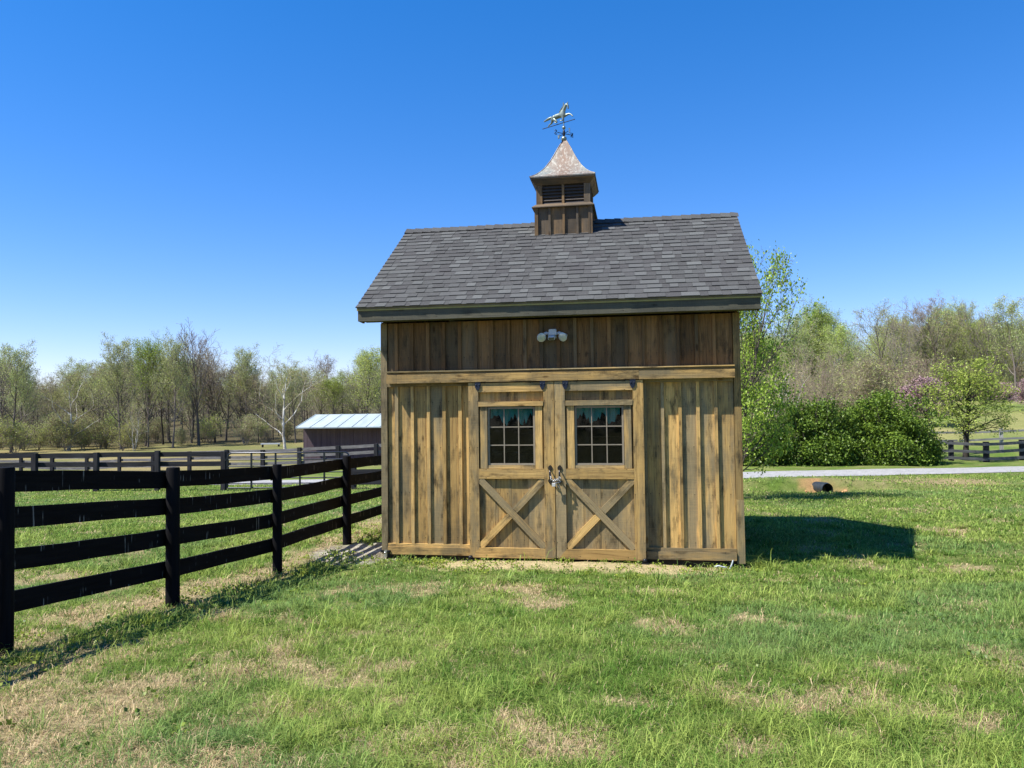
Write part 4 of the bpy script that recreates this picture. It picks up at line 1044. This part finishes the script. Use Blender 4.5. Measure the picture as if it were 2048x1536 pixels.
proto('syc', B_white, 'pale', B_tan, seed=8, r0=.17, n=(10, 7, 7, 4), crown=vase, start=.16, ang=(48, 42, 45, 45), wob=.17, leaf=5200, lsize=.10, lclump=.2)
proto('syc2', B_white, 'olive', B_tan, seed=19, r0=.15, n=(9, 7, 7, 4), crown=vase, start=.12, ang=(52, 42, 45, 45), wob=.19, leaf=2500, lsize=.12, stems=2, lean=.22)
proto('slim', B_dark, 'pale', B_twig, seed=9, r0=.11, n=(10, 6, 5, 3), crown=col_, start=.5, leaf=3800, lsize=.11)
proto('slim2', B_brown, 'olive', B_twig, seed=10, r0=.10, n=(10, 6, 5, 3), crown=col_, start=.55, leaf=4200, lsize=.11)
proto('brush', B_tan, 'olive', B_twig, seed=11, H=4., r0=.045, stems=7, lean=.45, n=(8, 7, 6, 3), crown=rnd_, start=.12, ratio=(.5, .55, .5, .5), ang=(45, 45, 45, 45), leaf=3000, lsize=.11, rmin=.008, lclump=.12)
proto('brush2', B_brown, 'rust', B_tan, seed=12, H=4., r0=.045, stems=7, lean=.5, n=(8, 7, 6, 3), crown=rnd_, start=.12, ratio=(.5, .55, .5, .5), ang=(45, 45, 45, 45), leaf=900, lsize=.08, rmin=.008, lclump=.12)
proto('brush3', B_tan, 'pale', B_tan, seed=13, H=4., r0=.05, stems=8, lean=.55, n=(9, 8, 6, 3), crown=rnd_, start=.1, ratio=(.5, .55, .5, .5), ang=(50, 45, 45, 45), leaf=3600, lsize=.10, rmin=.008, lclump=.14)
TREE_OBJS = {}
def place(key, u, Y, top, name='tree', label=None, cat='tree', group=None, rz=None, sx=1.0, height=None, lean=(0, 0)):
    tm, cm, H0 = PROTO[key]; x, y, z = at(u, Y); h = height or max(1.0, (top_z(u, top, Y)-z)); k = h/H0
    o = empty(name, (x, y, z), 0, label, cat, group); o.rotation_euler = (lean[0], lean[1], RNG.uniform(0, 6.28) if rz is None else rz); o.scale = (k*sx, k*sx, k)
    for nm, me in (('trunk', tm), ('crown', cm)):
        c = TREE_OBJS.get((key, nm))
        if c is None: c = bpy.data.objects.new(nm, me); TREE_OBJS[(key, nm)] = c; d = c
        else: d = c.copy()
        COL.objects.link(d); d.parent = o
    return o
# trees one can single out, left wood
NAMED = [
 ('tulip2', 22, 78, 672, 'tree', 'dense round topped twiggy tree at the far left edge of the photo', 1.0),
 ('syc', 138, 80, 712, 'sycamore_tree', 'white limbed sycamore near the left edge, behind the paddock fence', 1.25),
 ('tulip2', 243, 80, 660, 'tree', 'slender pale green tree left of the brightest green tree in the left wood', .85),
 ('tulip', 296, 82, 646, 'tree', 'tallest bright green tree in the left wood', .8),
 ('tulip2', 345, 80, 658, 'tree', 'light green tree just left of the tall bare tree', .8),
 ('bare', 398, 84, 628, 'tree', 'tallest bare tree in the left wood, with a fan of mauve twigs', .95),
 ('rust', 430, 88, 682, 'tree', 'rusty budding tree behind the tall bare tree', .9),
 ('tulip2', 487, 86, 680, 'tree', 'pale green vase shaped tree midway between the bare tree and the purple barn', .9),
 ('syc', 570, 70, 684, 'sycamore_tree', 'white barked sycamore just left of the purple barn', 1.15),
 ('rust', 640, 92, 698, 'tree', 'reddish budding tree rising above the left end of the purple barn roof', .9),
 ('tulip', 668, 84, 735, 'tree', 'bright green tree above the purple barn roof', 1.2),
 ('olive', 735, 84, 686, 'tree', 'full olive green tree touching the left side of the shed in view', 1.1),
 ('syc2', 268, 76, 790, 'sapling', 'slim white trunked sapling below the bright green tree', .6)]
for key, u, Y, top, nm, lab, sx in NAMED: place(key, u, Y, top, nm, lab, 'tree', sx=sx)
# right wood
NAMED2 = [
 ('tulip2', 1598, 84, 606, 'tree', 'greyish green tree just right of the leafy tree beside the shed', .9),
 ('tulip', 1648, 88, 578, 'tree', 'tall feathery green tree over the left half of the green shrubs', .9),
 ('olive', 1690, 80, 640, 'tree', 'olive tree above the middle of the green shrubs', 1.0),
 ('bare2', 1772, 72, 592, 'tree', 'stout dark limbed tree with thin leaves over the right half of the shrubs', .95),
 ('bare', 1808, 78, 604, 'tree', 'bare forked tree beside the stout dark limbed tree', .8),
 ('rust', 1882, 86, 578, 'tree', 'round crowned tree with rusty top above the pink cherry', .95),
 ('tulip2', 1932, 88, 588, 'tree', 'pale green tree right of the rusty topped tree', .8),
 ('bare', 1975, 84, 602, 'tree', 'bare grey twigged tree above the second pink cherry', .95),
 ('tulip2', 2032, 80, 578, 'tree', 'blue green tree at the right edge of the photo', 1.0)]
for key, u, Y, top, nm, lab, sx in NAMED2: place(key, u, Y, top, nm, lab, 'tree', sx=sx)
# repeats that nothing tells apart
RK = 1
KL = {'bare': ('bare grey woodland tree', 'bare grey trees'), 'bare2': ('brown woodland tree with a haze of buds', 'brown budding trees'), 'tulip': ('fresh green woodland tree', 'fresh green trees'),
      'tulip2': ('pale green woodland tree', 'pale green trees'), 'olive': ('olive green woodland tree', 'olive green trees'), 'olive2': ('sparse olive woodland tree', 'sparse olive trees'),
      'rust': ('rusty budding woodland tree', 'rusty budding trees'), 'slim': ('slim dark trunked woodland tree', 'slim dark trunked trees'), 'slim2': ('slim brown woodland tree', 'slim brown trees'),
      'brush': ('twiggy olive understory shrub', 'olive understory shrubs'), 'brush2': ('brown leafless understory shrub', 'brown understory shrubs'), 'brush3': ('pale green twiggy shrub', 'pale green understory shrubs')}
LAND_L = [(0, 'just left of the photo edge'), (90, 'by the left photo edge'), (200, 'around the first white sycamore'), (270, 'left of the bright green tree'), (330, 'around the bright green tree'), (420, 'near the tall bare tree'),
          (530, 'between the bare tree and the barn'), (610, 'around the sycamore by the barn'), (690, "above the barn's left end"), (775, 'above the barn beside the shed'), (1100, 'hidden behind the shed')]
LAND_R = [(1480, 'hidden behind the shed'), (1570, 'behind the leafy tree by the shed'), (1640, 'above the left green shrub'), (1740, 'above the middle of the shrubs'), (1850, 'above the right green shrub'),
          (1915, 'above the pink cherry'), (1990, 'behind the lime green tree'), (2048, 'by the right photo edge'), (9999, 'past the right photo edge')]
def landmark(u): return next(t for m_, t in (LAND_L if u < 1100 else LAND_R) if u <= m_)
def scatter(n, u0, u1, Y0, Y1, topf, keys, seed, wood, jit=22, shrub=False, hh=None):
    rr = random.Random(seed); row = {1: 'front row', 2: 'second row', 3: 'back row', 5: 'front row', 6: 'second row', 7: 'back row'}; row.setdefault(seed, '')
    for i in range(n):
        u = u0+(u1-u0)*(i+rr.uniform(0, 1))/n; Y = rr.uniform(Y0, Y1); key = rr.choice(keys); t = topf(u)+rr.uniform(-jit*.4, jit)
        a, g = KL[key]
        place(key, u, Y, t, 'shrub' if shrub else 'tree', a.replace('woodland ', row[seed]+' ')+' '+landmark(u), 'shrub' if shrub else 'tree', g+' '+wood, sx=rr.uniform(.85, 1.15), height=hh and rr.uniform(*hh))
skyL = lambda u: float(np.interp(u, [-200, 0, 30, 80, 100, 150, 250, 300, 345, 395, 440, 490, 530, 570, 640, 670, 735, 1100], [700, 680, 690, 755, 735, 705, 680, 660, 675, 690, 695, 695, 730, 700, 712, 740, 690, 690]))
skyR = lambda u: float(np.interp(u, [1100, 1480, 1560, 1600, 1650, 1700, 1740, 1775, 1820, 1885, 1940, 1985, 2010, 2040, 2300], [640, 640, 640, 625, 600, 655, 660, 610, 620, 590, 600, 615, 640, 600, 600]))
LW, RW = 'beyond the left paddock', 'behind the right road'
scatter(30, -120, 860, 84, 93, lambda u: skyL(u)+12, ['tulip2', 'bare2', 'olive2', 'bare2', 'rust', 'slim', 'bare'], 1, LW)
scatter(28, -150, 860, 94, 106, lambda u: skyL(u)+26, ['slim', 'bare2', 'olive2', 'bare2', 'bare', 'bare'], 2, LW, 30)
scatter(24, -180, 860, 106, 122, lambda u: skyL(u)+34, ['slim', 'slim2', 'rust', 'bare2', 'olive2'], 3, LW, 30)
scatter(22, -80, 760, 82, 94, (lambda u: 800), ['brush', 'brush2', 'brush3', 'brush2'], 4, LW, shrub=True, hh=(1.5, 4.6))
scatter(11, -60, 300, 76, 84, (lambda u: 800), ['brush', 'brush3', 'brush'], 14, LW, shrub=True, hh=(2.4, 4.6))
scatter(24, 1400, 2150, 84, 96, lambda u: skyR(u)+12, ['tulip2', 'olive', 'olive2', 'bare2', 'tulip2', 'olive', 'tulip'], 5, RW)
scatter(26, 1400, 2200, 98, 112, lambda u: skyR(u)+28, ['bare', 'slim2', 'olive2', 'bare2', 'bare2', 'olive'], 6, RW, 30)
scatter(22, 1400, 2200, 112, 128, lambda u: skyR(u)+36, ['slim', 'slim2', 'rust', 'bare2', 'olive2'], 7, RW, 30)
scatter(16, 1480, 1880, 62, 84, (lambda u: 800), ['brush2', 'brush', 'brush3', 'brush3'], 8, RW, shrub=True, hh=(3.5, 6.0))
scatter(14, 1880, 2150, 84, 92, (lambda u: 800), ['brush2', 'brush', 'brush2'], 9, RW, shrub=True, hh=(3.0, 5.0))
# far woodland that reads as one mass: trunks and twigs behind the last single trees
def far_wood():
    rng = np.random.default_rng(5); C = TB(); Ts = [gen_tree(seed=60+i, r0=.15, lvl=3, n=(18, 11, 5, 3), crown=rnd_, start=.06, leaf=1300, lsize=.22, lclump=.6, rmin=.034)[:2] for i in range(3)]
    arr = []
    for T, C_ in Ts:
        a = T.arrays(); b = C_.arrays(); arr.append((np.concatenate([a[0], b[0]]), np.concatenate([a[1], b[1]+len(a[0])]), np.concatenate([a[2], b[2]]), np.concatenate([a[3], b[3]])))
    Vs, Fs, Rs, Ms, n0 = [], [], [], [], 0
    for i in range(620+60+170):
        u = rng.uniform(-500, 2560) if i < 680 else (rng.uniform(-1500, -150) if i % 2 else rng.uniform(2200, 3300)); 
        Y = rng.uniform(104, 160) if i % 2 else rng.uniform(125, 165); x, y, z = at(u, Y) if i < 620 or i >= 680 else at(u*.5+512, -rng.uniform(30, 45)); s0 = skyL(u) if u < 1100 else skyR(u)
        V, Fc, R_, M_ = arr[i % 3]; h = rng.uniform(8, 12)/V[:, 2].max() if 620 <= i < 680 else (top_z(u, s0+24+rng.uniform(-5, 25)+(rng.uniform(0, 110) if i % 3 else 0), Y)-z)/V[:, 2].max()
        a = rng.uniform(0, 6.3); c, s_ = math.cos(a), math.sin(a); W_ = np.stack([V[:, 0]*c-V[:, 1]*s_, V[:, 0]*s_+V[:, 1]*c, V[:, 2]], -1)*np.array([h, h, h])+np.array([x, y, z])
        Vs.append(W_); Fs.append(Fc+n0); n0 += len(V); Rs.append(np.clip(R_*.5+rng.uniform(0, .5), 0, 1)); Ms.append(M_)
    m = leaf_mat('far budding foliage', (.22, .19, .10), (.36, .37, .15))
    me = np_mesh('woodland', np.concatenate(Vs), np.concatenate(Fs).ravel(), np.full(sum(map(len, Fs)), 4), [B_far, m], {'rnd': ('FLOAT', np.concatenate(Rs))}, matidx=np.concatenate(Ms))
    o = bpy.data.objects.new('woodland', me); COL.objects.link(o); tag(o, 'distant budding woodland closing the view behind the single trees', 'woodland', kind='stuff')
far_wood()

# ---- nearer plants on the right
def blob_shrub(name, label, u, Y, wid, dep, hgt, seed, leaf='bush', clumps=260, per=110, ls=.10, cs=.17, sink=.5, stems=True, group=None):
    rng = np.random.default_rng(seed); x, y, z = at(u, Y); root = empty(name, (x, y, z), rad(YAW), label, 'shrub', group)
    C = TB(); P = []
    lob = [(rng.uniform(-.7, .7), rng.uniform(-.4, .4), rng.uniform(.35, .72), rng.uniform(.35, .6)) for _ in range(9)]
    for i in range(clumps):
        d = unit(rng.normal(size=3)); d[2] = abs(d[2])*1.1-.25
        if rng.random() < .2: r = rng.uniform(.3, .85)
        else: r = rng.uniform(.86, 1.06)
        bump_ = .80+.24*math.sin(3.1*d[0]*2+seed)*math.cos(2.7*d[2]*3+seed*2)+.15*math.sin(9*d[0]+6*d[2]+seed)+rng.normal()*.09
        c = np.array([d[0]*wid/2*r*bump_, d[1]*dep/2*r*bump_, hgt*(.40+.60*d[2]*r*bump_)])
        if c[2] < .15: c[2] = rng.uniform(.05, .6)
        if rng.random() < .25: a_ = rng.uniform(3.14, 6.28); c = np.array([math.cos(a_)*wid*.47, math.sin(a_)*dep*.45, rng.uniform(.05, .9)])
        m = int(per*rng.uniform(.5, 1.4)); s_ = cs*rng.uniform(.6, 1.4)
        P.append(c+rng.normal(size=(m, 3))*s_*np.array([1, 1, .75]))
    for i in range(int(clumps*.16)):      # stray shoots
        a_ = rng.uniform(.1, 3.04); q0 = np.array([math.cos(a_)*wid*.44, rng.uniform(-.4, .1)*dep, hgt*(.36+.55*math.sin(a_))]); dd = unit(np.array([math.cos(a_)*.8, rng.normal()*.3-.2, .55+math.sin(a_)*.7])); ll = rng.uniform(.2, .6)
        P.append(q0+dd*rng.uniform(0, ll, 26)[:, None]+rng.normal(size=(26, 3))*.03)
    cl = np.concatenate([np.full(len(p), rng.uniform(0, .55)) for p in P]); P = np.concatenate(P); P[:, 2] = np.maximum(P[:, 2], .04)
    rv = np.clip(cl+rng.uniform(-.1, .5, len(P)), 0, 1)
    C.leaves(P, ls, rng, mi=0, rv=rv, up=.6, aspect=.62)
    o = bpy.data.objects.new('foliage', C.mesh('foliage', [LM[leaf]])); COL.objects.link(o); o.parent = root
    if stems:
        S = TB()
        for i in range(60):
            a = rng.uniform(0, 6.3); b0 = np.array([math.cos(a)*wid*.30*rng.random(), math.sin(a)*dep*.3*rng.random(), -.1]); tip = np.array([b0[0]*1+math.cos(a)*wid*.30*rng.random(), b0[1]+math.sin(a)*dep*.33*rng.random(), hgt*rng.uniform(.5, 1.03)])
            t = np.linspace(0, 1, 6)[:, None]; Pp = b0+(tip-b0)*t+rng.normal(size=(6, 3))*.05; S.tube(Pp, np.linspace(.025, .006, 6), 4)
        o = bpy.data.objects.new('stems', S.mesh('stems', [B_brown])); COL.objects.link(o); o.parent = root
    return root
blob_shrub('leafy_shrub', 'darkest green shrub beside the right wall of the shed', 1512, 27.0+6, 2.2, 2.0, 2.15, 1, clumps=150)
blob_shrub('leafy_shrub', 'broad dark green shrub, left one of the big clump behind the road', 1618, 33.2, 3.6, 2.6, 2.75, 2, clumps=380)
blob_shrub('leafy_shrub', 'round bright green shrub, right one of the big clump behind the road', 1768, 33.4, 4.2, 3.0, 3.0, 3, clumps=500)
for k, (u, Y, t) in enumerate(((1500, 34.5, 830), (1558, 36, 845), (1572, 34, 700), (1530, 36, 740))):
    place('brush3' if k < 2 else 'syc2', u, Y, t, 'shrub' if k < 2 else 'sapling', ['low twiggy shrub nearest the shed corner behind the road', 'pale twiggy shrub rising behind the dark green shrubs', 'white stemmed sapling leaning over the left green shrub', 'white stemmed sapling half hidden by the leafy tree'][k], 'shrub' if k < 2 else 'sapling', sx=.9)
proto('fan', B_tan, 'pale', B_tan, seed=31, H=6., r0=.07, stems=2, lean=.16, n=(13, 9, 8, 4), crown=vase, start=.14, ang=(38, 36, 38, 40), leaf=300, lsize=.06, rmin=.007)
place('fan', 1640, 42, 660, 'tree', 'pale grey twigged bare tree standing behind the green shrubs', 'tree', sx=1.1)
place('fan', 1606, 44, 690, 'tree', 'second smaller bare tree, left of the pale grey twigged one', 'tree', sx=1.1)
# leafy tree close behind the shed
proto('leafy', B_brown, 'leafy', seed=41, H=7., r0=.09, stems=3, lean=.16, n=(15, 8, 6, 3), crown=rnd_, start=.12, ang=(46, 42, 40, 40), trop=(.1, .14, .1, .02), leaf=17000, lsize=.085, lclump=.12, rmin=.006, low_leaf=2.6, aspect=.75)
place('leafy', 1452, 18, 476, 'leafy_tree', 'tall light green leafy tree growing behind the right side of the shed', 'tree', sx=.72)
# small lime green tree in front of the meadow
proto('limetree', B_dark, 'lime', seed=43, H=5.4, r0=.10, n=(15, 8, 6, 4), crown=lambda t: .95+.35*math.sin(math.pi*t)-.4*t, start=.3, ang=(56, 46, 42, 40), trop=(.02, .04, .03, .0), ratio=(.44, .52, .5, .5), leaf=10000, lsize=.08, lclump=.10, rmin=.006, wob=.15, stems=2, lean=.07)
place('limetree', 1928, 36.2, 696, 'small_tree', 'small lime green tree with dark trunk standing by the rail fence', 'tree', sx=1.3)
proto('cherry', B_dark, 'pink', seed=44, H=4.2, r0=.11, n=(12, 8, 6, 4), crown=rnd_, start=.2, ang=(55, 45, 42, 42), leaf=6500, lsize=.09, lclump=.13, stems=2, lean=.2)
place('cherry', 1866, 54, 750, 'cherry_tree', 'pink blossoming cherry tree left of the small lime green tree', 'tree', sx=1.5)
place('cherry', 2000, 70, 762, 'cherry_tree', 'pink blossoming cherry tree partly behind the right of the lime green tree', 'tree', sx=1.3)
place('cherry', 2050, 64, 752, 'cherry_tree', 'pink blossoming cherry tree cut by the right edge of the photo', 'tree', sx=1.4)
# ------------------------------------------------------------------ grass
def grass():
    rng = np.random.default_rng(77)
    def zone(n, Y0, Y1, pw):
        u = rng.random(n); Y = (Y0**(1-pw)+u*(Y1**(1-pw)-Y0**(1-pw)))**(1/(1-pw)); X = rng.uniform(-1, 1, n)*(Y*.74+.5); return X, Y
    parts = [zone(260000, 2.7, 12, 1.1), zone(220000, 11, 27, 1.01)]
    K = 9500; cX_, cY_ = zone(K, 2.7, 14, 1.3); nb = 34; ch = rng.gamma(3, 1/3, K)*np.clip(.4+fbm(cX_, cY_, 2.2, 141, 3)*1.2, .4, 1.7)
    sp = rng.uniform(.012, .05, K); off = rng.normal(size=(K, nb, 2))*sp[:, None, None]
    parts.append(((cX_[:, None]+off[..., 0]).ravel(), (cY_[:, None]+off[..., 1]).ravel()))
    n_free = len(parts[0][0])+len(parts[1][0])
    CLH = np.minimum(np.concatenate([np.ones(n_free), np.repeat(ch, nb)]), 1.9); CLA = np.concatenate([np.full(n_free, np.nan), np.arctan2(off[..., 1], off[..., 0]).ravel()])
    CLC = np.concatenate([np.full(n_free, .5), np.repeat(rng.random(K), nb)])
    X = np.concatenate([p[0] for p in parts]); Y = np.concatenate([p[1] for p in parts])
    x, y = to_world(X, Y)
    m = bare_mask(X, Y); n1 = fbm(X, Y, 1.1, 101, 4); n2 = fbm(X, Y, 4.5, 111, 3); n3 = fbm(X, Y, .55, 121, 3); n5 = fbm(X, Y, 11, 131, 2)
    inshed = (x > -.04) & (x < 4.56) & (y > -.09) & (y < 3.9)
    chaff = (np.maximum(np.abs(x-2.45)/1.75, np.abs(y+.36)/.34)+(n5-.5)*.6) < .95
    grav = (np.sqrt(((x+.35)/.75)**2+((y-.35)/1.0)**2)+(n5-.5)*.5) < .95
    clay = (np.sqrt(((X-8.3)/.85)**2+((Y-21.2)/1.1)**2)+(n2-.5)*.8) < .85
    road = np.abs(Y-ROAD(X)) < 1.4
    keep = ~inshed & ~road & ~clay & ~grav
    dens = np.clip(.35+n2*.9+n1*.4, 0, 1); r = rng.random(len(X))
    dryb = r < np.clip(m*.90+(n5-.5)*1.6*m, 0, .97)
    keep &= (rng.random(len(X)) < np.where(dryb, .75, dens)) & ~(chaff & (rng.random(len(X)) < .93))
    verge = np.exp(-((Y-23.4)/1.8)**2)*(X > 7)*(X < 15); keep &= rng.random(len(X)) > verge*np.clip(n1*3-.7, 0, .85)
    X, Y, x, y, m, n1, n2, n3, dryb, CLH, CLA, CLC = [a[keep] for a in (X, Y, x, y, m, n1, n2, n3, dryb, CLH, CLA, CLC)]
    N = len(X); z = gz_view(X, Y)+(fbm(X, Y, 5, 81, 3)-.5)*.03*np.clip(1-(Y-14)/14, 0, 1)-.004
    far = np.clip((Y-5)/18, 0, 1)
    tuft = np.clip((n2-.5)*4, -.3, 1.2)
    h = rng.gamma(6, 1/6, N)*(.021+.017*np.maximum(tuft, 0)+.009*n1)*(1-.05*far); w = rng.uniform(.0022, .0042, N)*(1+5.5*far)
    weed = np.exp(-((X-np.interp(Y, [p[1] for p in FEN], [p[0] for p in FEN])-.25)/.28)**2)*(Y < 14)
    nearshed = np.clip(1.3-np.maximum(np.maximum(-x-.1, x-4.6), np.maximum(-y, y-3.8))/.5, 0, 1)
    h *= CLH; h *= 1+.12*weed+.25*nearshed*(y < 0)
    h = np.where(dryb, h*.55, h)
    a = np.where(np.isnan(CLA), rng.uniform(0, 2*np.pi, N), CLA+rad(YAW)+rng.normal(size=N)*.5); tilt = np.where(dryb, rng.uniform(.9, 1.5, N), rng.uniform(.35, 1.4, N)); ln = h/np.maximum(np.cos(tilt), .35)
    wind = 0.25; dx, dy = np.cos(a), np.sin(a)
    base = np.stack([x, y, z], -1); side = np.stack([-dy, dx, 0*a], -1)*w[:, None]*.5
    d1 = np.stack([np.sin(tilt*.5)*dx, np.sin(tilt*.5)*dy, np.cos(tilt*.5)], -1); d2 = np.stack([np.sin(tilt)*dx, np.sin(tilt)*dy, np.cos(np.minimum(tilt*1.25, 1.62))], -1)
    mid = base+d1*(ln*.5)[:, None]; tip = mid+d2*(ln*.55)[:, None]
    V = np.stack([base-side, base+side, mid+side*.85, mid-side*.85, tip], 1).reshape(-1, 3)
    i = np.arange(N)*5
    F_ = np.stack([i, i+1, i+2, i+3, i+3, i+2, i+4], -1).ravel(); sizes = np.tile([4, 3], N)
    g1 = np.array([.095, .19, .028]); g2 = np.array([.32, .40, .095]); g3 = np.array([.16, .26, .08]); yl = np.array([.30, .34, .05]); st = np.array([.56, .45, .265]); st2 = np.array([.36, .265, .15])
    f = np.clip(rng.normal(.5, .26, N)+(n1-.5)*1.4+(CLC-.5)*1.3+(n2-.5)*.8, 0, 1); C = lerp3(g1, g2, f); C = C*(1-np.clip((n3-.52)*5, 0, .8)[:, None])+g3*np.clip((n3-.52)*5, 0, .8)[:, None]
    ys = np.clip(weed*.55*(n2 > .42)+nearshed*(y < 0)*.55*rng.random(N)+(n2 > .62)*.25, 0, .8)*rng.random(N); C = C*(1-ys[:, None])+yl*ys[:, None]
    dr = dryb | ((rng.random(N) < .08+.25*np.clip(m, 0, 1)) & (h < .036)); cs = 1.12*lerp3(st, st2, rng.random(N)); C = np.where(dr[:, None], cs, C)
    C = np.repeat(C*rng.uniform(.5, 1.36, N)[:, None], 5, axis=0); C = np.concatenate([C, np.ones((len(C), 1))], 1)
    mt, n, out = mat('grass blades'); b = NB(n); a_ = b.attr('gcol').outputs['Color']
    d = b.node('ShaderNodeBsdfDiffuse', Color=a_).outputs[0]; t = b.node('ShaderNodeBsdfTranslucent', Color=a_).outputs[0]; g = b.node('ShaderNodeBsdfGlossy', Color=(.5, .5, .5, 1), Roughness=.6).outputs[0]
    mx = b.node('ShaderNodeMixShader', i0=.38, i1=d, i2=t).outputs[0]; mx = b.node('ShaderNodeMixShader', i0=.012, i1=mx, i2=g).outputs[0]; n.links.new(mx, out.inputs[0])
    me = np_mesh('grass', V, F_, sizes, mt, {'gcol': ('FLOAT_COLOR', C)})
    o = bpy.data.objects.new('grass', me); COL.objects.link(o); tag(o, 'patchy spring grass with straw coloured thatch covering the lawn', 'grass', kind='stuff')
grass()
def weeds():
    rng = np.random.default_rng(8); C = TB(); P = []; cl = []
    def rosette(X, Y, n, s_, hue):
        x, y = to_world(X, Y); z = float(gz_view(X, Y)); q = np.array([x, y, z])+np.concatenate([rng.normal(size=(n, 2))*s_, np.abs(rng.normal(size=(n, 1)))*s_*.35+.01], 1); P.append(q); cl.append(np.clip(hue+rng.uniform(-.25, .25, n), 0, 1))
    for i in range(130):
        Y = rng.uniform(3.6, 13.5); X = np.interp(Y, [p[1] for p in FEN], [p[0] for p in FEN])+rng.normal()*.30+.22; rosette(X, Y, rng.integers(10, 55), rng.uniform(.03, .09), rng.uniform(.3, 1))
    for i in range(150):
        Y = rng.uniform(3.4, 9.5)**1; X = rng.uniform(-.7, .7)*Y; rosette(X, Y, rng.integers(6, 30), rng.uniform(.025, .06), rng.uniform(0, .6))
    for i in range(90):
        x = rng.uniform(-.6, 4.8); y = -.55+rng.normal()*.16-(.1 if .9 < x < 3.5 else -.15); X, Y = to_view(x, y); rosette(float(X), float(Y), rng.integers(8, 36), rng.uniform(.03, .07), rng.uniform(.5, 1))
    P = np.concatenate(P); C.leaves(P, .026, rng, mi=0, rv=np.concatenate(cl), up=1.5, aspect=.8)
    o = bpy.data.objects.new('weeds', C.mesh('weeds', [leaf_mat('clover leaf', (.07, .15, .025), (.31, .38, .05), .35)])); COL.objects.link(o)
    tag(o, 'low clover and chickweed along the fence line and shed front', 'weeds', kind='stuff')
weeds()
